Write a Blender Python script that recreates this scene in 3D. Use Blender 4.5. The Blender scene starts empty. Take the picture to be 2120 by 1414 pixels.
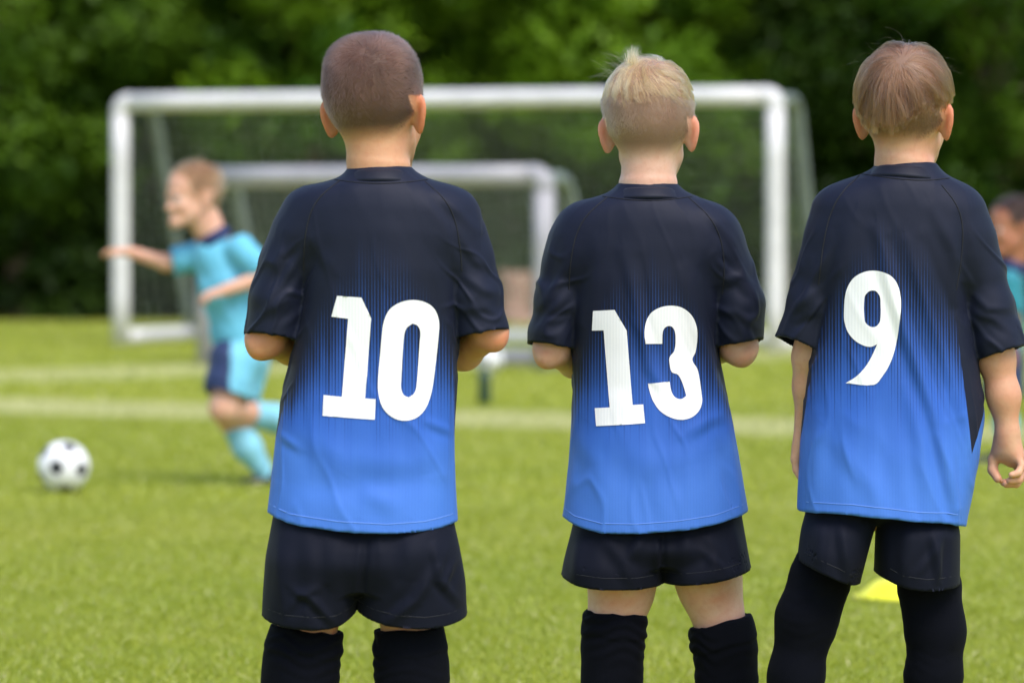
import bpy, bmesh, math, random, time
import numpy as np
from mathutils import Vector, Matrix
from mathutils.bvhtree import BVHTree
from mathutils.geometry import delaunay_2d_cdt
T0 = time.time()
FULL = True
random.seed(7)
RNG = np.random.default_rng(11)
S = bpy.context.scene
C = S.collection
f32 = np.float32

# ------------------------------------------------------------------ camera, sky, sun, exposure
FPX, HOR, CAMZ = 7980.0, 449.0, 0.98          # focal length in pixels of a 2120 wide frame, horizon row, eye height
cam_d = bpy.data.cameras.new("camera")
cam = bpy.data.objects.new("camera", cam_d)
C.objects.link(cam)
S.camera = cam
cam.location = (0, 0, CAMZ)
cam.rotation_euler = (math.radians(90), 0, 0)
cam_d.sensor_width = 36.0
cam_d.lens = 36.0 * FPX / 2120.0
cam_d.shift_y = -(707.0 - HOR) / 2120.0
cam_d.clip_start = 0.1
cam_d.clip_end = 800
cam_d.dof.use_dof = True
cam_d.dof.focus_distance = 6.24
cam_d.dof.aperture_fstop = 4.0

SUN_EL, SUN_AZ = math.radians(56), math.radians(150)   # azimuth clockwise from +Y: behind the camera, to the right
world = bpy.data.worlds.new("World")
S.world = world
world.use_nodes = True
wn = world.node_tree
wn.nodes.clear()
sky = wn.nodes.new("ShaderNodeTexSky")
sky.sky_type = 'NISHITA'
sky.sun_disc = False
sky.sun_elevation = SUN_EL
sky.sun_rotation = SUN_AZ
sky.air_density = 1.0
sky.dust_density = 2.0
sky.ozone_density = 1.0
bg = wn.nodes.new("ShaderNodeBackground")
bg.inputs['Strength'].default_value = 0.15
wo = wn.nodes.new("ShaderNodeOutputWorld")
wn.links.new(sky.outputs[0], bg.inputs[0])
wn.links.new(bg.outputs[0], wo.inputs[0])
sun_d = bpy.data.lights.new("sun", 'SUN')
sun_d.energy = 1.5
sun_d.angle = math.radians(32)
sun_d.color = (1.0, 0.955, 0.925)
sun = bpy.data.objects.new("sun", sun_d)
C.objects.link(sun)
sdir = Vector((math.sin(SUN_AZ) * math.cos(SUN_EL), math.cos(SUN_AZ) * math.cos(SUN_EL), math.sin(SUN_EL)))
sun.rotation_euler = (-sdir).to_track_quat('-Z', 'Y').to_euler()
S.view_settings.view_transform = 'Standard'
S.view_settings.look = 'None'
S.view_settings.gamma = 1
S.view_settings.exposure = 0.95
S.view_settings.use_curve_mapping = False
S.render.engine = 'CYCLES'
S.cycles.use_denoising = True
S.cycles.adaptive_threshold = .02
S.cycles.max_bounces = 6
S.cycles.diffuse_bounces = 2
S.cycles.glossy_bounces = 2
S.cycles.transmission_bounces = 4
S.cycles.transparent_max_bounces = 8

# ------------------------------------------------------------------ helpers: objects, materials
def tag(o, label=None, cat=None, group=None, kind=None):
    if label: o["label"] = label
    if cat: o["category"] = cat
    if group: o["group"] = group
    if kind: o["kind"] = kind
    return o

def empty(name, loc, label, cat, group=None, rz=0):
    o = bpy.data.objects.new(name, None)
    C.objects.link(o)
    o.location = loc
    o.rotation_euler = (0, 0, rz)
    o.empty_display_size = 0.1
    return tag(o, label, cat, group)

def mesh_np(name, V, F, mat, parent=None, smooth=True, attrs=None):
    """V (n,3) floats, F (m,k) ints -> one mesh object"""
    V = np.asarray(V, f32); F = np.asarray(F, np.int32)
    me = bpy.data.meshes.new(name)
    m, k = F.shape
    me.vertices.add(len(V)); me.vertices.foreach_set("co", V.ravel())
    me.loops.add(m * k); me.loops.foreach_set("vertex_index", F.ravel())
    me.polygons.add(m); me.polygons.foreach_set("loop_start", np.arange(0, m * k, k, dtype=np.int32))
    me.update(calc_edges=True)
    if smooth: me.polygons.foreach_set("use_smooth", np.ones(m, bool))
    for an, arr in (attrs or {}).items():
        arr = np.asarray(arr, f32)
        if arr.ndim == 1:
            a = me.attributes.new(an, 'FLOAT', 'POINT'); a.data.foreach_set("value", arr)
        else:
            a = me.attributes.new(an, 'FLOAT_COLOR', 'POINT')
            a.data.foreach_set("color", np.concatenate([arr, np.ones((len(arr), 1), f32)], 1).ravel())
    if mat: me.materials.append(mat)
    o = bpy.data.objects.new(name, me)
    C.objects.link(o)
    if parent: o.parent = parent
    return o

def bm_obj(name, bm, mat, parent=None, smooth=True):
    me = bpy.data.meshes.new(name)
    bm.normal_update(); bm.to_mesh(me); bm.free()
    if smooth: me.polygons.foreach_set("use_smooth", np.ones(len(me.polygons), bool))
    if mat: me.materials.append(mat)
    o = bpy.data.objects.new(name, me); C.objects.link(o)
    if parent: o.parent = parent
    return o

def copy_tree(o, parent=None):
    c = o.copy(); C.objects.link(c); c.parent = parent
    for ch in list(o.children): copy_tree(ch, c)
    return c

class NT:
    """small node-tree writer"""
    def __init__(s, name):
        s.m = bpy.data.materials.new(name); s.m.use_nodes = True
        s.t = s.m.node_tree; s.t.nodes.clear()
        s.out = s.t.nodes.new("ShaderNodeOutputMaterial")
    def n(s, typ, **kw):
        x = s.t.nodes.new("ShaderNode" + typ)
        for k, v in kw.items(): setattr(x, k, v)
        return x
    def put(s, sock, v):
        if hasattr(v, "is_output"): s.t.links.new(v, sock)
        elif isinstance(v, (tuple, list)) and len(v) == 3 and sock.type == 'RGBA': sock.default_value = (*v, 1)
        else: sock.default_value = v
    def math(s, op, a, b=0.0, c=0.0, clamp=False):
        x = s.n("Math", operation=op, use_clamp=clamp)
        s.put(x.inputs[0], a); s.put(x.inputs[1], b); s.put(x.inputs[2], c)
        return x.outputs[0]
    def ramp(s, v, lo, hi, a=0.0, b=1.0, smooth=True):
        x = s.n("MapRange", interpolation_type='SMOOTHSTEP' if smooth else 'LINEAR')
        for i, q in enumerate((v, lo, hi, a, b)): s.put(x.inputs[i], q)
        return x.outputs[0]
    def mix(s, f, a, b):
        x = s.n("Mix", data_type='RGBA')
        s.put(x.inputs[0], f); s.put(x.inputs[6], a); s.put(x.inputs[7], b)
        return x.outputs[2]
    def noise(s, vec, scale, detail=3.0, rough=0.5):
        x = s.n("TexNoise"); x.inputs['Scale'].default_value = scale
        x.inputs['Detail'].default_value = detail; x.inputs['Roughness'].default_value = rough
        if vec is not None: s.put(x.inputs['Vector'], vec)
        return x.outputs[0]
    def obj(s): return s.n("TexCoord").outputs['Object']
    def scale(s, vec, sc):
        x = s.n("Mapping"); s.put(x.inputs[0], vec); x.inputs['Scale'].default_value = sc
        return x.outputs[0]
    def xyz(s, vec):
        x = s.n("SeparateXYZ"); s.put(x.inputs[0], vec); return x.outputs
    def bump(s, h, strength, dist):
        x = s.n("Bump"); x.inputs['Strength'].default_value = strength; x.inputs['Distance'].default_value = dist
        s.put(x.inputs['Height'], h); return x.outputs[0]
    def attr(s, name): return s.n("Attribute", attribute_name=name).outputs
    def pbr(s, **kw):
        x = s.n("BsdfPrincipled")
        for k, v in kw.items(): s.put(x.inputs[k.replace('_', ' ')], v)
        s.t.links.new(x.outputs[0], s.out.inputs[0]); return x

def srgb(*c):
    return tuple(((v / 255) / 12.92 if v / 255 <= .04045 else ((v / 255 + .055) / 1.055) ** 2.4) for v in c)

def plain(name, col, rough=.5, vary=.12, nscale=8, bump=0., bscale=60, **kw):
    t = NT(name); co = t.obj()
    nz = t.noise(co, nscale, 4)
    f = t.ramp(nz, .3, .7, 1 - vary, 1 + vary)
    x = t.n("Mix", data_type='RGBA', blend_type='MULTIPLY'); x.inputs[0].default_value = 1
    t.put(x.inputs[6], col)
    cb = t.n("CombineColor"); [t.put(cb.inputs[i], f) for i in range(3)]
    t.put(x.inputs[7], cb.outputs[0])
    a = dict(Base_Color=x.outputs[2], Roughness=rough, **kw)
    if bump: a['Normal'] = t.bump(t.noise(co, bscale, 3), bump, .002)
    t.pbr(**a)
    return t.m

# ------------------------------------------------------------------ helpers: distance fields -> meshes
def smin(a, b, k):
    h = np.maximum(k - np.abs(a - b), 0) / k
    return np.minimum(a, b) - h * h * k * .25

class Field:
    def __init__(s, lo, hi, h):
        s.h = h; s.lo = np.array(lo, f32)
        s.ax = [np.arange(lo[i], hi[i] + h, h, dtype=f32) for i in range(3)]
        s.D = np.full([len(a) for a in s.ax], .09, f32)
    def blk(s, lo, hi):
        r = []
        for i in range(3):
            a = int(np.clip(np.searchsorted(s.ax[i], lo[i]), 0, len(s.ax[i]))); b = int(np.clip(np.searchsorted(s.ax[i], hi[i]), 0, len(s.ax[i])))
            r.append(slice(a, b))
        r = tuple(r)
        return r, s.ax[0][r[0]][:, None, None], s.ax[1][r[1]][None, :, None], s.ax[2][r[2]][None, None, :]
    def add(s, prim, k=.01, op='u'):
        fn, lo, hi = prim
        pad = .03 + (k if not callable(k) else .06)
        r, X, Y, Z = s.blk(np.array(lo) - pad, np.array(hi) + pad)
        if 0 in s.D[r].shape: return
        d = fn(X, Y, Z)
        kk = k(X, Y, Z) if callable(k) else max(k, 1e-5)
        if op == 'u': s.D[r] = smin(s.D[r], d, kk)
        elif op == 's': s.D[r] = -smin(-s.D[r], d, kk)        # subtract
        elif op == 'i': s.D[r] = -smin(-s.D[r], -d, kk)
        return s
    def mesh(s):
        return surface_nets(s.D, s.lo, s.h)

def cone(a, b, r1, r2, sq=None):
    """tapered capsule; sq=(nx,ny,nz,f): the component along n counts f times (f>1 flattens)"""
    a = np.array(a, float); b = np.array(b, float); R = max(r1, r2)
    if sq is not None:
        n = np.array(sq[:3], float); n /= np.linalg.norm(n); fq = sq[3]
        R = R * max(1, 1 / fq)
    else: n = None
    ba = b - a; bb = float(ba @ ba) + 1e-12
    def fn(X, Y, Z):
        px, py, pz = X - a[0], Y - a[1], Z - a[2]
        t = np.clip((px * ba[0] + py * ba[1] + pz * ba[2]) / bb, 0, 1)
        qx, qy, qz = px - t * ba[0], py - t * ba[1], pz - t * ba[2]
        if n is not None:
            c = (qx * n[0] + qy * n[1] + qz * n[2]) * (fq - 1)
            qx, qy, qz = qx + c * n[0], qy + c * n[1], qz + c * n[2]
        return np.sqrt(qx * qx + qy * qy + qz * qz) - (r1 + (r2 - r1) * t)
    return fn, np.minimum(a, b) - R, np.maximum(a, b) + R

def ell(c, r, M=None):
    c = np.array(c, float); r = np.array(r, float)
    def fn(X, Y, Z):
        p = [X - c[0], Y - c[1], Z - c[2]]
        if M is not None:
            p = [p[0] * M[0][i] + p[1] * M[1][i] + p[2] * M[2][i] for i in range(3)]
        k0 = np.sqrt(sum((p[i] / r[i]) ** 2 for i in range(3))) + 1e-6
        k1 = np.sqrt(sum((p[i] / r[i] ** 2) ** 2 for i in range(3))) + 1e-6
        return k0 * (k0 - 1) / k1
    R = r.max() if M is not None else r
    return fn, c - R, c + R

def smooth_tab(z, tab, w=.02):
    """tab rows sorted by z: (z, values...) -> values at z, softly smoothed"""
    tab = np.array(tab, float); tab = tab[np.argsort(tab[:, 0])]
    zz = np.linspace(tab[0, 0], tab[-1, 0], 400); step = zz[1] - zz[0]
    n = max(1, int(w / step)); ker = np.hanning(2 * n + 3)[1:-1]; ker /= ker.sum()
    out = []
    for j in range(1, tab.shape[1]):
        v = np.interp(zz, tab[:, 0], tab[:, j])
        pad = len(ker) // 2
        lo = 2 * v[0] - v[1:pad + 1][::-1]; hi = 2 * v[-1] - v[-pad - 1:-1][::-1]
        v = np.convolve(np.concatenate([lo, v, hi]), ker, 'valid')
        out.append(np.interp(z, zz, v))
    return out

def loft(tab, w=.02, axis=2):
    """stack of superellipses; rows (z, xl, xr, yb, yf, n)"""
    t = np.array(sorted(tab), float)
    z0, z1 = t[0, 0], t[-1, 0]
    def fn(X, Y, Z):
        zf = Z.ravel()
        xl, xr, yb, yf, n = [v.astype(f32)[None, None, :] for v in smooth_tab(zf, tab, w)]
        a = np.maximum((xr - xl) / 2, .004); b = np.maximum((yf - yb) / 2, .004)
        dx, dy = X - (xl + xr) / 2, Y - (yb + yf) / 2
        k = ((np.abs(dx) / a) ** n + (np.abs(dy) / b) ** n) ** (1 / n)
        r = np.sqrt(dx * dx + dy * dy)
        d = np.where(k > .2, r * (1 - 1 / np.maximum(k, .05)), -np.minimum(a, b) * .8)
        return np.maximum(d, np.maximum(Z - z1, z0 - Z)).astype(f32)
    return fn, np.array([t[:, 1].min(), t[:, 3].min(), z0]), np.array([t[:, 2].max(), t[:, 4].max(), z1])

def surface_nets(D, lo, h):
    s = D < 0
    c = np.zeros([n - 1 for n in D.shape], np.int8)
    offs = [(i, j, k) for i in (0, 1) for j in (0, 1) for k in (0, 1)]
    nx, ny, nz = c.shape
    for i, j, k in offs: c += s[i:i + nx, j:j + ny, k:k + nz]
    I, J, K = np.nonzero((c > 0) & (c < 8))
    idx = np.full(c.shape, -1, np.int32); idx[I, J, K] = np.arange(len(I))
    val = {o: D[I + o[0], J + o[1], K + o[2]] for o in offs}
    acc = np.zeros((len(I), 3), f32); cnt = np.zeros(len(I), f32)
    for a in offs:
        for ax in range(3):
            if a[ax]: continue
            b = list(a); b[ax] = 1; b = tuple(b)
            va, vb = val[a], val[b]
            m = (va < 0) != (vb < 0)
            t = va[m] / (va[m] - vb[m])
            p = np.tile(np.array(a, f32), (m.sum(), 1)); p[:, ax] += t
            acc[m] += p; cnt[m] += 1
    V = (acc / cnt[:, None] + np.stack([I, J, K], 1)) * h + np.array(lo, f32)
    Q = []
    for ax in range(3):
        a0 = [slice(None)] * 3; a1 = [slice(None)] * 3
        a0[ax] = slice(0, -1); a1[ax] = slice(1, None)
        A, B = s[tuple(a0)], s[tuple(a1)]
        u, v = (ax + 1) % 3, (ax + 2) % 3
        e = np.stack(np.nonzero(A != B), 1)
        ok = (e[:, u] > 0) & (e[:, v] > 0) & (e[:, u] < c.shape[u]) & (e[:, v] < c.shape[v])
        e = e[ok]
        def cell(du, dv):
            q = e.copy(); q[:, u] -= du; q[:, v] -= dv
            return idx[q[:, 0], q[:, 1], q[:, 2]]
        q = np.stack([cell(1, 1), cell(0, 1), cell(0, 0), cell(1, 0)], 1)
        fl = ~A[e[:, 0], e[:, 1], e[:, 2]]
        q[fl] = q[fl][:, ::-1]
        Q.append(q)
    F = np.concatenate(Q)
    return V.astype(f32), F[(F >= 0).all(1)]

def vnormals(V, F):
    p = V[F]
    n = np.cross(p[:, 2] - p[:, 0], p[:, 3] - p[:, 1] if F.shape[1] == 4 else p[:, 1] - p[:, 0])
    if F.shape[1] == 3: n = np.cross(p[:, 1] - p[:, 0], p[:, 2] - p[:, 0])
    N = np.zeros_like(V)
    for j in range(F.shape[1]):
        for a in range(3): N[:, a] += np.bincount(F[:, j], n[:, a], len(V))
    return N / (np.linalg.norm(N, axis=1, keepdims=True) + 1e-12)

def relax(V, F, it=2, lam=.5):
    E = np.concatenate([F[:, [i, (i + 1) % F.shape[1]]] for i in range(F.shape[1])])
    n = len(V)
    deg = np.bincount(E[:, 0], minlength=n) + np.bincount(E[:, 1], minlength=n) + 1e-9
    for q in range(it):
        l = lam if q % 2 == 0 else -lam * 1.04
        A = np.stack([np.bincount(E[:, 0], V[E[:, 1], a], n) + np.bincount(E[:, 1], V[E[:, 0], a], n) for a in range(3)], 1) / deg[:, None]
        V = V + l * (A - V)
    return V.astype(f32)

def fold_disp(V, N, strokes, side=-1):
    """ridges and hollows of cloth: strokes = (points[(x,z)...], width, height); only on the side facing -y (side=-1)"""
    out = np.zeros(len(V), f32)
    face = np.clip(-N[:, 1] * side * -1.6, 0, 1) if side else 1.0
    x, z = V[:, 0], V[:, 2]
    for pts, w, amp in strokes:
        pts = np.array(pts, float)
        L = np.concatenate([[0], np.cumsum(np.linalg.norm(np.diff(pts, axis=0), axis=1))])
        best = np.full(len(V), 1e3); sd = np.zeros(len(V)); tt = np.zeros(len(V))
        for i in range(len(pts) - 1):
            a, b = pts[i], pts[i + 1]; ba = b - a; bb = ba @ ba
            t = np.clip(((x - a[0]) * ba[0] + (z - a[1]) * ba[1]) / bb, 0, 1)
            dx, dz = x - a[0] - t * ba[0], z - a[1] - t * ba[1]
            d = np.hypot(dx, dz); m = d < best
            best[m] = d[m]; sd[m] = (np.sign(dx * ba[1] - dz * ba[0]) * d)[m]
            tt[m] = ((L[i] + t * np.sqrt(bb)) / L[-1])[m]
        env = np.sin(np.pi * np.clip(tt * .9 + .05, 0, 1)) ** .7
        out += amp * env * (np.exp(-(best / w) ** 2) - .55 * np.exp(-((sd - 1.5 * w) / (1.1 * w)) ** 2))
    return out * face

def vnoise(V, scale, seed=0):
    """cheap smooth pseudo-noise from summed sines"""
    r = np.random.default_rng(seed); o = np.zeros(len(V))
    for i in range(9):
        k = r.normal(size=3) * scale; o += np.sin(V @ k + r.uniform(0, 6.28)) / 9 ** .5
    return o.astype(f32)

def ridged(V, scale, seed):
    a = vnoise(V, scale, seed) + .35 * vnoise(V, scale * 2.1, seed + 50)
    return np.exp(-(a / .28) ** 2) - .35

def snap_edge(V, cut, reach=.0026, sel=None):
    """pull the last row of cloth exactly onto its hem line"""
    c = cut(V[:, 0], V[:, 1], V[:, 2]); e = 1e-4
    m = (c > -reach) & (c < reach)
    if sel is not None: m &= sel
    P_ = V[m].astype(float)
    g = np.stack([(cut(*(P_ + np.eye(3)[i] * e).T) - cut(*P_.T)) / e for i in range(3)], 1)
    V = V.copy(); V[m] = P_ - g * (c[m] / (g * g).sum(1))[:, None]
    return V

def bvh_of(V, F): return BVHTree.FromPolygons([tuple(v) for v in V.tolist()], F.tolist())

def cord(name, pts, r, mat, parent, sides=5, closed=False):
    pts = np.array(pts, float); n = len(pts)
    T = np.gradient(pts, axis=0); T /= np.linalg.norm(T, axis=1, keepdims=True) + 1e-9
    up = np.array([0, -1., .05]); A = np.cross(T, up); A /= np.linalg.norm(A, axis=1, keepdims=True) + 1e-9
    B = np.cross(A, T)
    V = []
    for j in range(sides):
        th = 2 * math.pi * j / sides
        V.append(pts + r * (math.cos(th) * A + math.sin(th) * B))
    V = np.stack(V, 1).reshape(-1, 3)
    F = [(i * sides + j, i * sides + (j + 1) % sides, (i + 1) * sides + (j + 1) % sides, (i + 1) * sides + j) for i in range(n - 1) for j in range(sides)]
    return mesh_np(name, V, np.array(F), mat, parent)

def chaikin(pts, it=2):
    pts = [np.array(p, float) for p in pts]
    for _ in range(it):
        o = [pts[0]]
        for a, b in zip(pts[:-1], pts[1:]): o += [a * .75 + b * .25, a * .25 + b * .75]
        pts = o + [pts[-1]]
    return pts

def densify(pts, step):
    pts = np.array(pts, float); out = [pts[0]]
    for a, b in zip(pts[:-1], pts[1:]):
        k = max(1, int(np.linalg.norm(b - a) / step))
        for i in range(1, k + 1): out.append(a + (b - a) * i / k)
    return np.array(out)

def project_back(bvh, xz, off=.0008, y0=-.6, drop=False):
    """lay (x,z) points onto the cloth as seen from behind"""
    out = []; last = -.08
    for x, z in xz:
        loc, nor, _, _ = bvh.ray_cast(Vector((x, y0, z)), Vector((0, 1, 0)))
        if loc is None or (drop and loc.y > .0):
            if not drop: out.append((x, last, z))
            continue
        if nor.y > 0: nor = -nor
        p = loc + nor * off; last = p.y
        out.append((p.x, p.y, p.z))
    return np.array(out)

def smooth_poly(pts, corner=50, seg=4):
    """closed outline: Catmull-Rom through the points, sharp turns stay corners"""
    P = np.array(pts, float); n = len(P)
    d = np.roll(P, -1, 0) - P; ang = np.degrees(np.arctan2(d[:, 1], d[:, 0]))
    turn = np.abs((ang - np.roll(ang, 1) + 180) % 360 - 180)
    isc = turn > corner
    out = []
    for i in range(n):
        j = (i + 1) % n
        a, b = P[i], P[j]
        ta = (b - a) if isc[i] else (b - P[i - 1]) / 2
        tb = (b - a) if isc[j] else (P[(j + 1) % n] - a) / 2
        L = np.linalg.norm(b - a)
        ta = ta / (np.linalg.norm(ta) + 1e-9) * L; tb = tb / (np.linalg.norm(tb) + 1e-9) * L
        for q in range(seg):
            t = q / seg
            out.append((2 * t**3 - 3 * t**2 + 1) * a + (t**3 - 2 * t**2 + t) * ta + (-2 * t**3 + 3 * t**2) * b + (t**3 - t**2) * tb)
    return np.array(out)

def W(px, py_or_none, s, y=None):
    """photo pixel + scale (pixels per metre) -> world x, distance, z"""
    return (px - 1060.0) / s, FPX / s, (CAMZ - (py_or_none - HOR) / s) if py_or_none is not None else 0.0

def tube(name, pts, r, mat, parent, sides=14, caps=True, rot=0.):
    pts = np.array(pts, float); n = len(pts)
    T = np.gradient(pts, axis=0); T /= np.linalg.norm(T, axis=1, keepdims=True)
    ref = np.array([.31, .2, .93]) if abs(T[0] @ np.array([.31, .2, .93])) < .9 else np.array([1., 0, 0])
    V = []; 
    A = np.cross(T[0], ref); A /= np.linalg.norm(A)
    rr = np.broadcast_to(np.asarray(r, float), (n,))
    for i in range(n):
        A = A - T[i] * (A @ T[i]); A /= np.linalg.norm(A); B = np.cross(T[i], A)
        for j in range(sides):
            th = 2 * math.pi * j / sides + rot
            V.append(pts[i] + rr[i] * (math.cos(th) * A + math.sin(th) * B))
    bm = bmesh.new(); vs = [bm.verts.new(v) for v in V]
    for i in range(n - 1):
        for j in range(sides):
            bm.faces.new([vs[i * sides + j], vs[i * sides + (j + 1) % sides], vs[(i + 1) * sides + (j + 1) % sides], vs[(i + 1) * sides + j]])
    if caps:
        bm.faces.new(vs[:sides][::-1]); bm.faces.new(vs[-sides:])
    return bm_obj(name, bm, mat, parent)

def round_path(pts, r=.1, seg=6):
    pts = [np.array(p, float) for p in pts]; out = [pts[0]]
    for a, b, c in zip(pts[:-2], pts[1:-1], pts[2:]):
        u = (a - b) / np.linalg.norm(a - b); v = (c - b) / np.linalg.norm(c - b)
        p, q = b + u * r, b + v * r
        for i in range(seg + 1):
            t = i / seg; out.append((1 - t)**2 * p + 2 * t * (1 - t) * b + t * t * q)
    out.append(pts[-1])
    return densify(out, .25)

def lathe(name, prof, mat, parent=None, n=32, smooth=True):
    bm = bmesh.new(); rings = []
    for r, z in prof:
        rings.append([bm.verts.new((r * math.cos(2 * math.pi * j / n), r * math.sin(2 * math.pi * j / n), z)) for j in range(n)])
    for a, b in zip(rings[:-1], rings[1:]):
        for j in range(n): bm.faces.new([a[j], a[(j + 1) % n], b[(j + 1) % n], b[j]])
    return bm_obj(name, bm, mat, parent, smooth)

# ------------------------------------------------------------------ the pitch
def band_mask(x, y):
    """two faded chalk bands across the turf: 1 inside"""
    out = 0
    for (x0, y0, x1, y1, w, a) in BANDS:
        d = y - (y0 + (x - x0) * (y1 - y0) / (x1 - x0))
        out = np.maximum(out, a * np.clip((w - np.abs(d)) / .12 + .5, 0, 1))
    return out
BANDS = [(-2.1, 19.65, 1.17, 17.95, .75, .9), (-2.86, 23.9, 0.0, 26.0, .95, .75)]

t = NT("turf"); co = t.obj(); X_, Y_, Z_ = t.xyz(co)
n1 = t.noise(co, .55, 4); n2 = t.noise(co, 5, 5); n3 = t.noise(co, 90, 3)
c0 = t.mix(t.ramp(n1, .3, .7), (.30, .345, .018), (.38, .40, .032))
c0 = t.mix(t.ramp(n2, .35, .7, 0, .6), c0, (.26, .325, .014))
c0 = t.mix(t.ramp(n3, .35, .7, 0, .5), c0, (.42, .41, .07))
for (x0, y0, x1, y1, w, a) in BANDS:
    k = (y1 - y0) / (x1 - x0)
    d = t.math('ABSOLUTE', t.math('SUBTRACT', Y_, t.math('MULTIPLY_ADD', X_, k, y0 - k * x0)))
    d = t.math('ADD', d, t.math('MULTIPLY', t.math('SUBTRACT', n2, .5), .4))
    m = t.ramp(d, w - .12, w + .12, .52 * a, 0)
    c0 = t.mix(m, c0, (.78, .74, .48))
t.pbr(Base_Color=c0, Roughness=.85, Normal=t.bump(t.noise(co, 140, 4), .8, .02), Specular_IOR_Level=.2)
gm = t.m
bm = bmesh.new()
g = [bm.verts.new(p) for p in ((-150, -40, 0), (150, -40, 0), (150, 260, 0), (-150, 260, 0))]
bm.faces.new(g)
tag(bm_obj("ground", bm, gm, smooth=False), "mown green football pitch stretching back to the trees", kind="structure")

def make_grass():
    Vs, Cs = [], []
    for (y0, y1, dens, w, hgt, mx) in ((7.2, 9.5, 13000, .0042, .017, .55), (9.5, 13, 9500, .0055, .017, .6), (13, 20, 3000, .009, .019, .7), (20, 36, 700, .014, .024, 1.0)):
        hw = y1 * .145 + mx
        n = int(dens * (y1 - y0) * 2 * hw)
        x = RNG.uniform(-hw, hw, n); y = RNG.uniform(y0, y1, n)
        P = np.stack([x, y, np.zeros(n)], 1)
        lump = vnoise(P * [1, .6, 1], 2.2, 3); fine = vnoise(P, 9., 5)
        h = hgt * RNG.uniform(.6, 1.15, n) * (1 + .06 * fine)
        a = RNG.uniform(0, 6.283, n); lean = RNG.normal(0, 1.3, n) * h; la = RNG.uniform(0, 6.283, n)
        d = np.stack([np.cos(a), np.sin(a), 0 * a], 1) * (w * RNG.uniform(.6, 1.3, n) / 2)[:, None]
        tip = P + np.stack([np.cos(la) * lean, np.sin(la) * lean, h], 1)
        Vs.append(np.stack([P - d, P + d, tip], 1).reshape(-1, 3))
        u = RNG.uniform(0, 1, n)
        base = np.array([.310, .370, .024]); yel = np.array([.45, .45, .065]); dk = np.array([.245, .315, .016]); dry = np.array([.58, .54, .26])
        mixf = np.clip(.45 + .16 * lump + .07 * fine + RNG.normal(0, .13, n), 0, 1)[:, None]
        col = dk * (1 - mixf) + yel * mixf
        col = col * .55 + base * .45
        m = (u < .04)[:, None]; col = np.where(m, dry, col)
        bnd = (band_mask(x, y) * .55)[:, None] * (RNG.uniform(0, 1, n) < .9)[:, None]
        col = col * (1 - bnd) + np.array([.72, .68, .42]) * bnd
        Cs.append(np.repeat(col, 3, 0))
    V = np.concatenate(Vs); F = np.arange(len(V)).reshape(-1, 3)
    t = NT("grass_blade"); c = t.attr("col")[0]
    d = t.n("BsdfDiffuse"); t.put(d.inputs[0], c)
    tr = t.n("BsdfTranslucent"); t.put(tr.inputs[0], c)
    gl = t.n("BsdfGlossy"); gl.inputs['Roughness'].default_value = .45; t.put(gl.inputs[0], (1, 1, .95))
    m1 = t.n("MixShader"); m1.inputs[0].default_value = .35; t.t.links.new(d.outputs[0], m1.inputs[1]); t.t.links.new(tr.outputs[0], m1.inputs[2])
    m2 = t.n("MixShader"); m2.inputs[0].default_value = .05; t.t.links.new(m1.outputs[0], m2.inputs[1]); t.t.links.new(gl.outputs[0], m2.inputs[2])
    t.t.links.new(m2.outputs[0], t.out.inputs[0])
    o = mesh_np("grass", V, F, t.m, smooth=False, attrs={"col": Cs and np.concatenate(Cs)})
    tag(o, "short mown grass blades covering the pitch", "grass", kind="stuff")
if FULL: make_grass()

# ------------------------------------------------------------------ trees behind the pitch
def leaf_mat():
    t = NT("leaf"); c = t.attr("col")[0]
    p = t.n("BsdfPrincipled"); t.put(p.inputs['Base Color'], c); p.inputs['Roughness'].default_value = .45
    p.inputs['Specular IOR Level'].default_value = .15
    tr = t.n("BsdfTranslucent"); t.put(tr.inputs[0], c)
    m = t.n("MixShader"); m.inputs[0].default_value = .3
    t.t.links.new(p.outputs[0], m.inputs[1]); t.t.links.new(tr.outputs[0], m.inputs[2]); t.t.links.new(m.outputs[0], t.out.inputs[0])
    return t.m
LEAF = leaf_mat()
BARK = plain("bark", (.16, .115, .085), .9, .35, 9, .8, 25)
BARK2 = plain("bark_reddish", (.26, .155, .115), .9, .3, 9, .8, 25)

def leaves_at(centers, radii, per, size, cols, rng, flat=.75):
    """leaf quads on the outer shells of many clumps"""
    n = len(centers) * per
    c = np.repeat(centers, per, 0); r = np.repeat(radii, per)
    d = rng.normal(size=(n, 3)); d[:, 2] *= flat; d /= np.linalg.norm(d, axis=1, keepdims=True)
    rad = r * (rng.uniform(.35, 1.0, n) ** .5) * rng.uniform(.9, 1.15, n)
    p = c + d * rad[:, None] * np.array([1, 1, .8])
    nrm = d * .6 + rng.normal(size=(n, 3)) * .55 + np.array([0, 0, .6]); nrm /= np.linalg.norm(nrm, axis=1, keepdims=True)
    a = np.cross(nrm, rng.normal(size=(n, 3))); a /= np.linalg.norm(a, axis=1, keepdims=True); b = np.cross(nrm, a)
    L = size * rng.uniform(.6, 1.3, n)[:, None]
    V = np.stack([p - a * L * .5, p + b * L * .28 - nrm * L * .05, p + a * L * .5 - nrm * L * .12, p - b * L * .28 - nrm * L * .05], 1).reshape(-1, 3)
    k = np.clip(np.repeat(rng.uniform(0, 1, len(centers)), per) * .75 + rng.uniform(0, .25, n), 0, 1)[:, None]
    col = cols[0] * (1 - k) + cols[1] * k
    cl = np.repeat(rng.uniform(.8, 1.2, len(centers)), per)[:, None]
    return V, np.repeat(col * cl, 4, 0)

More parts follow.
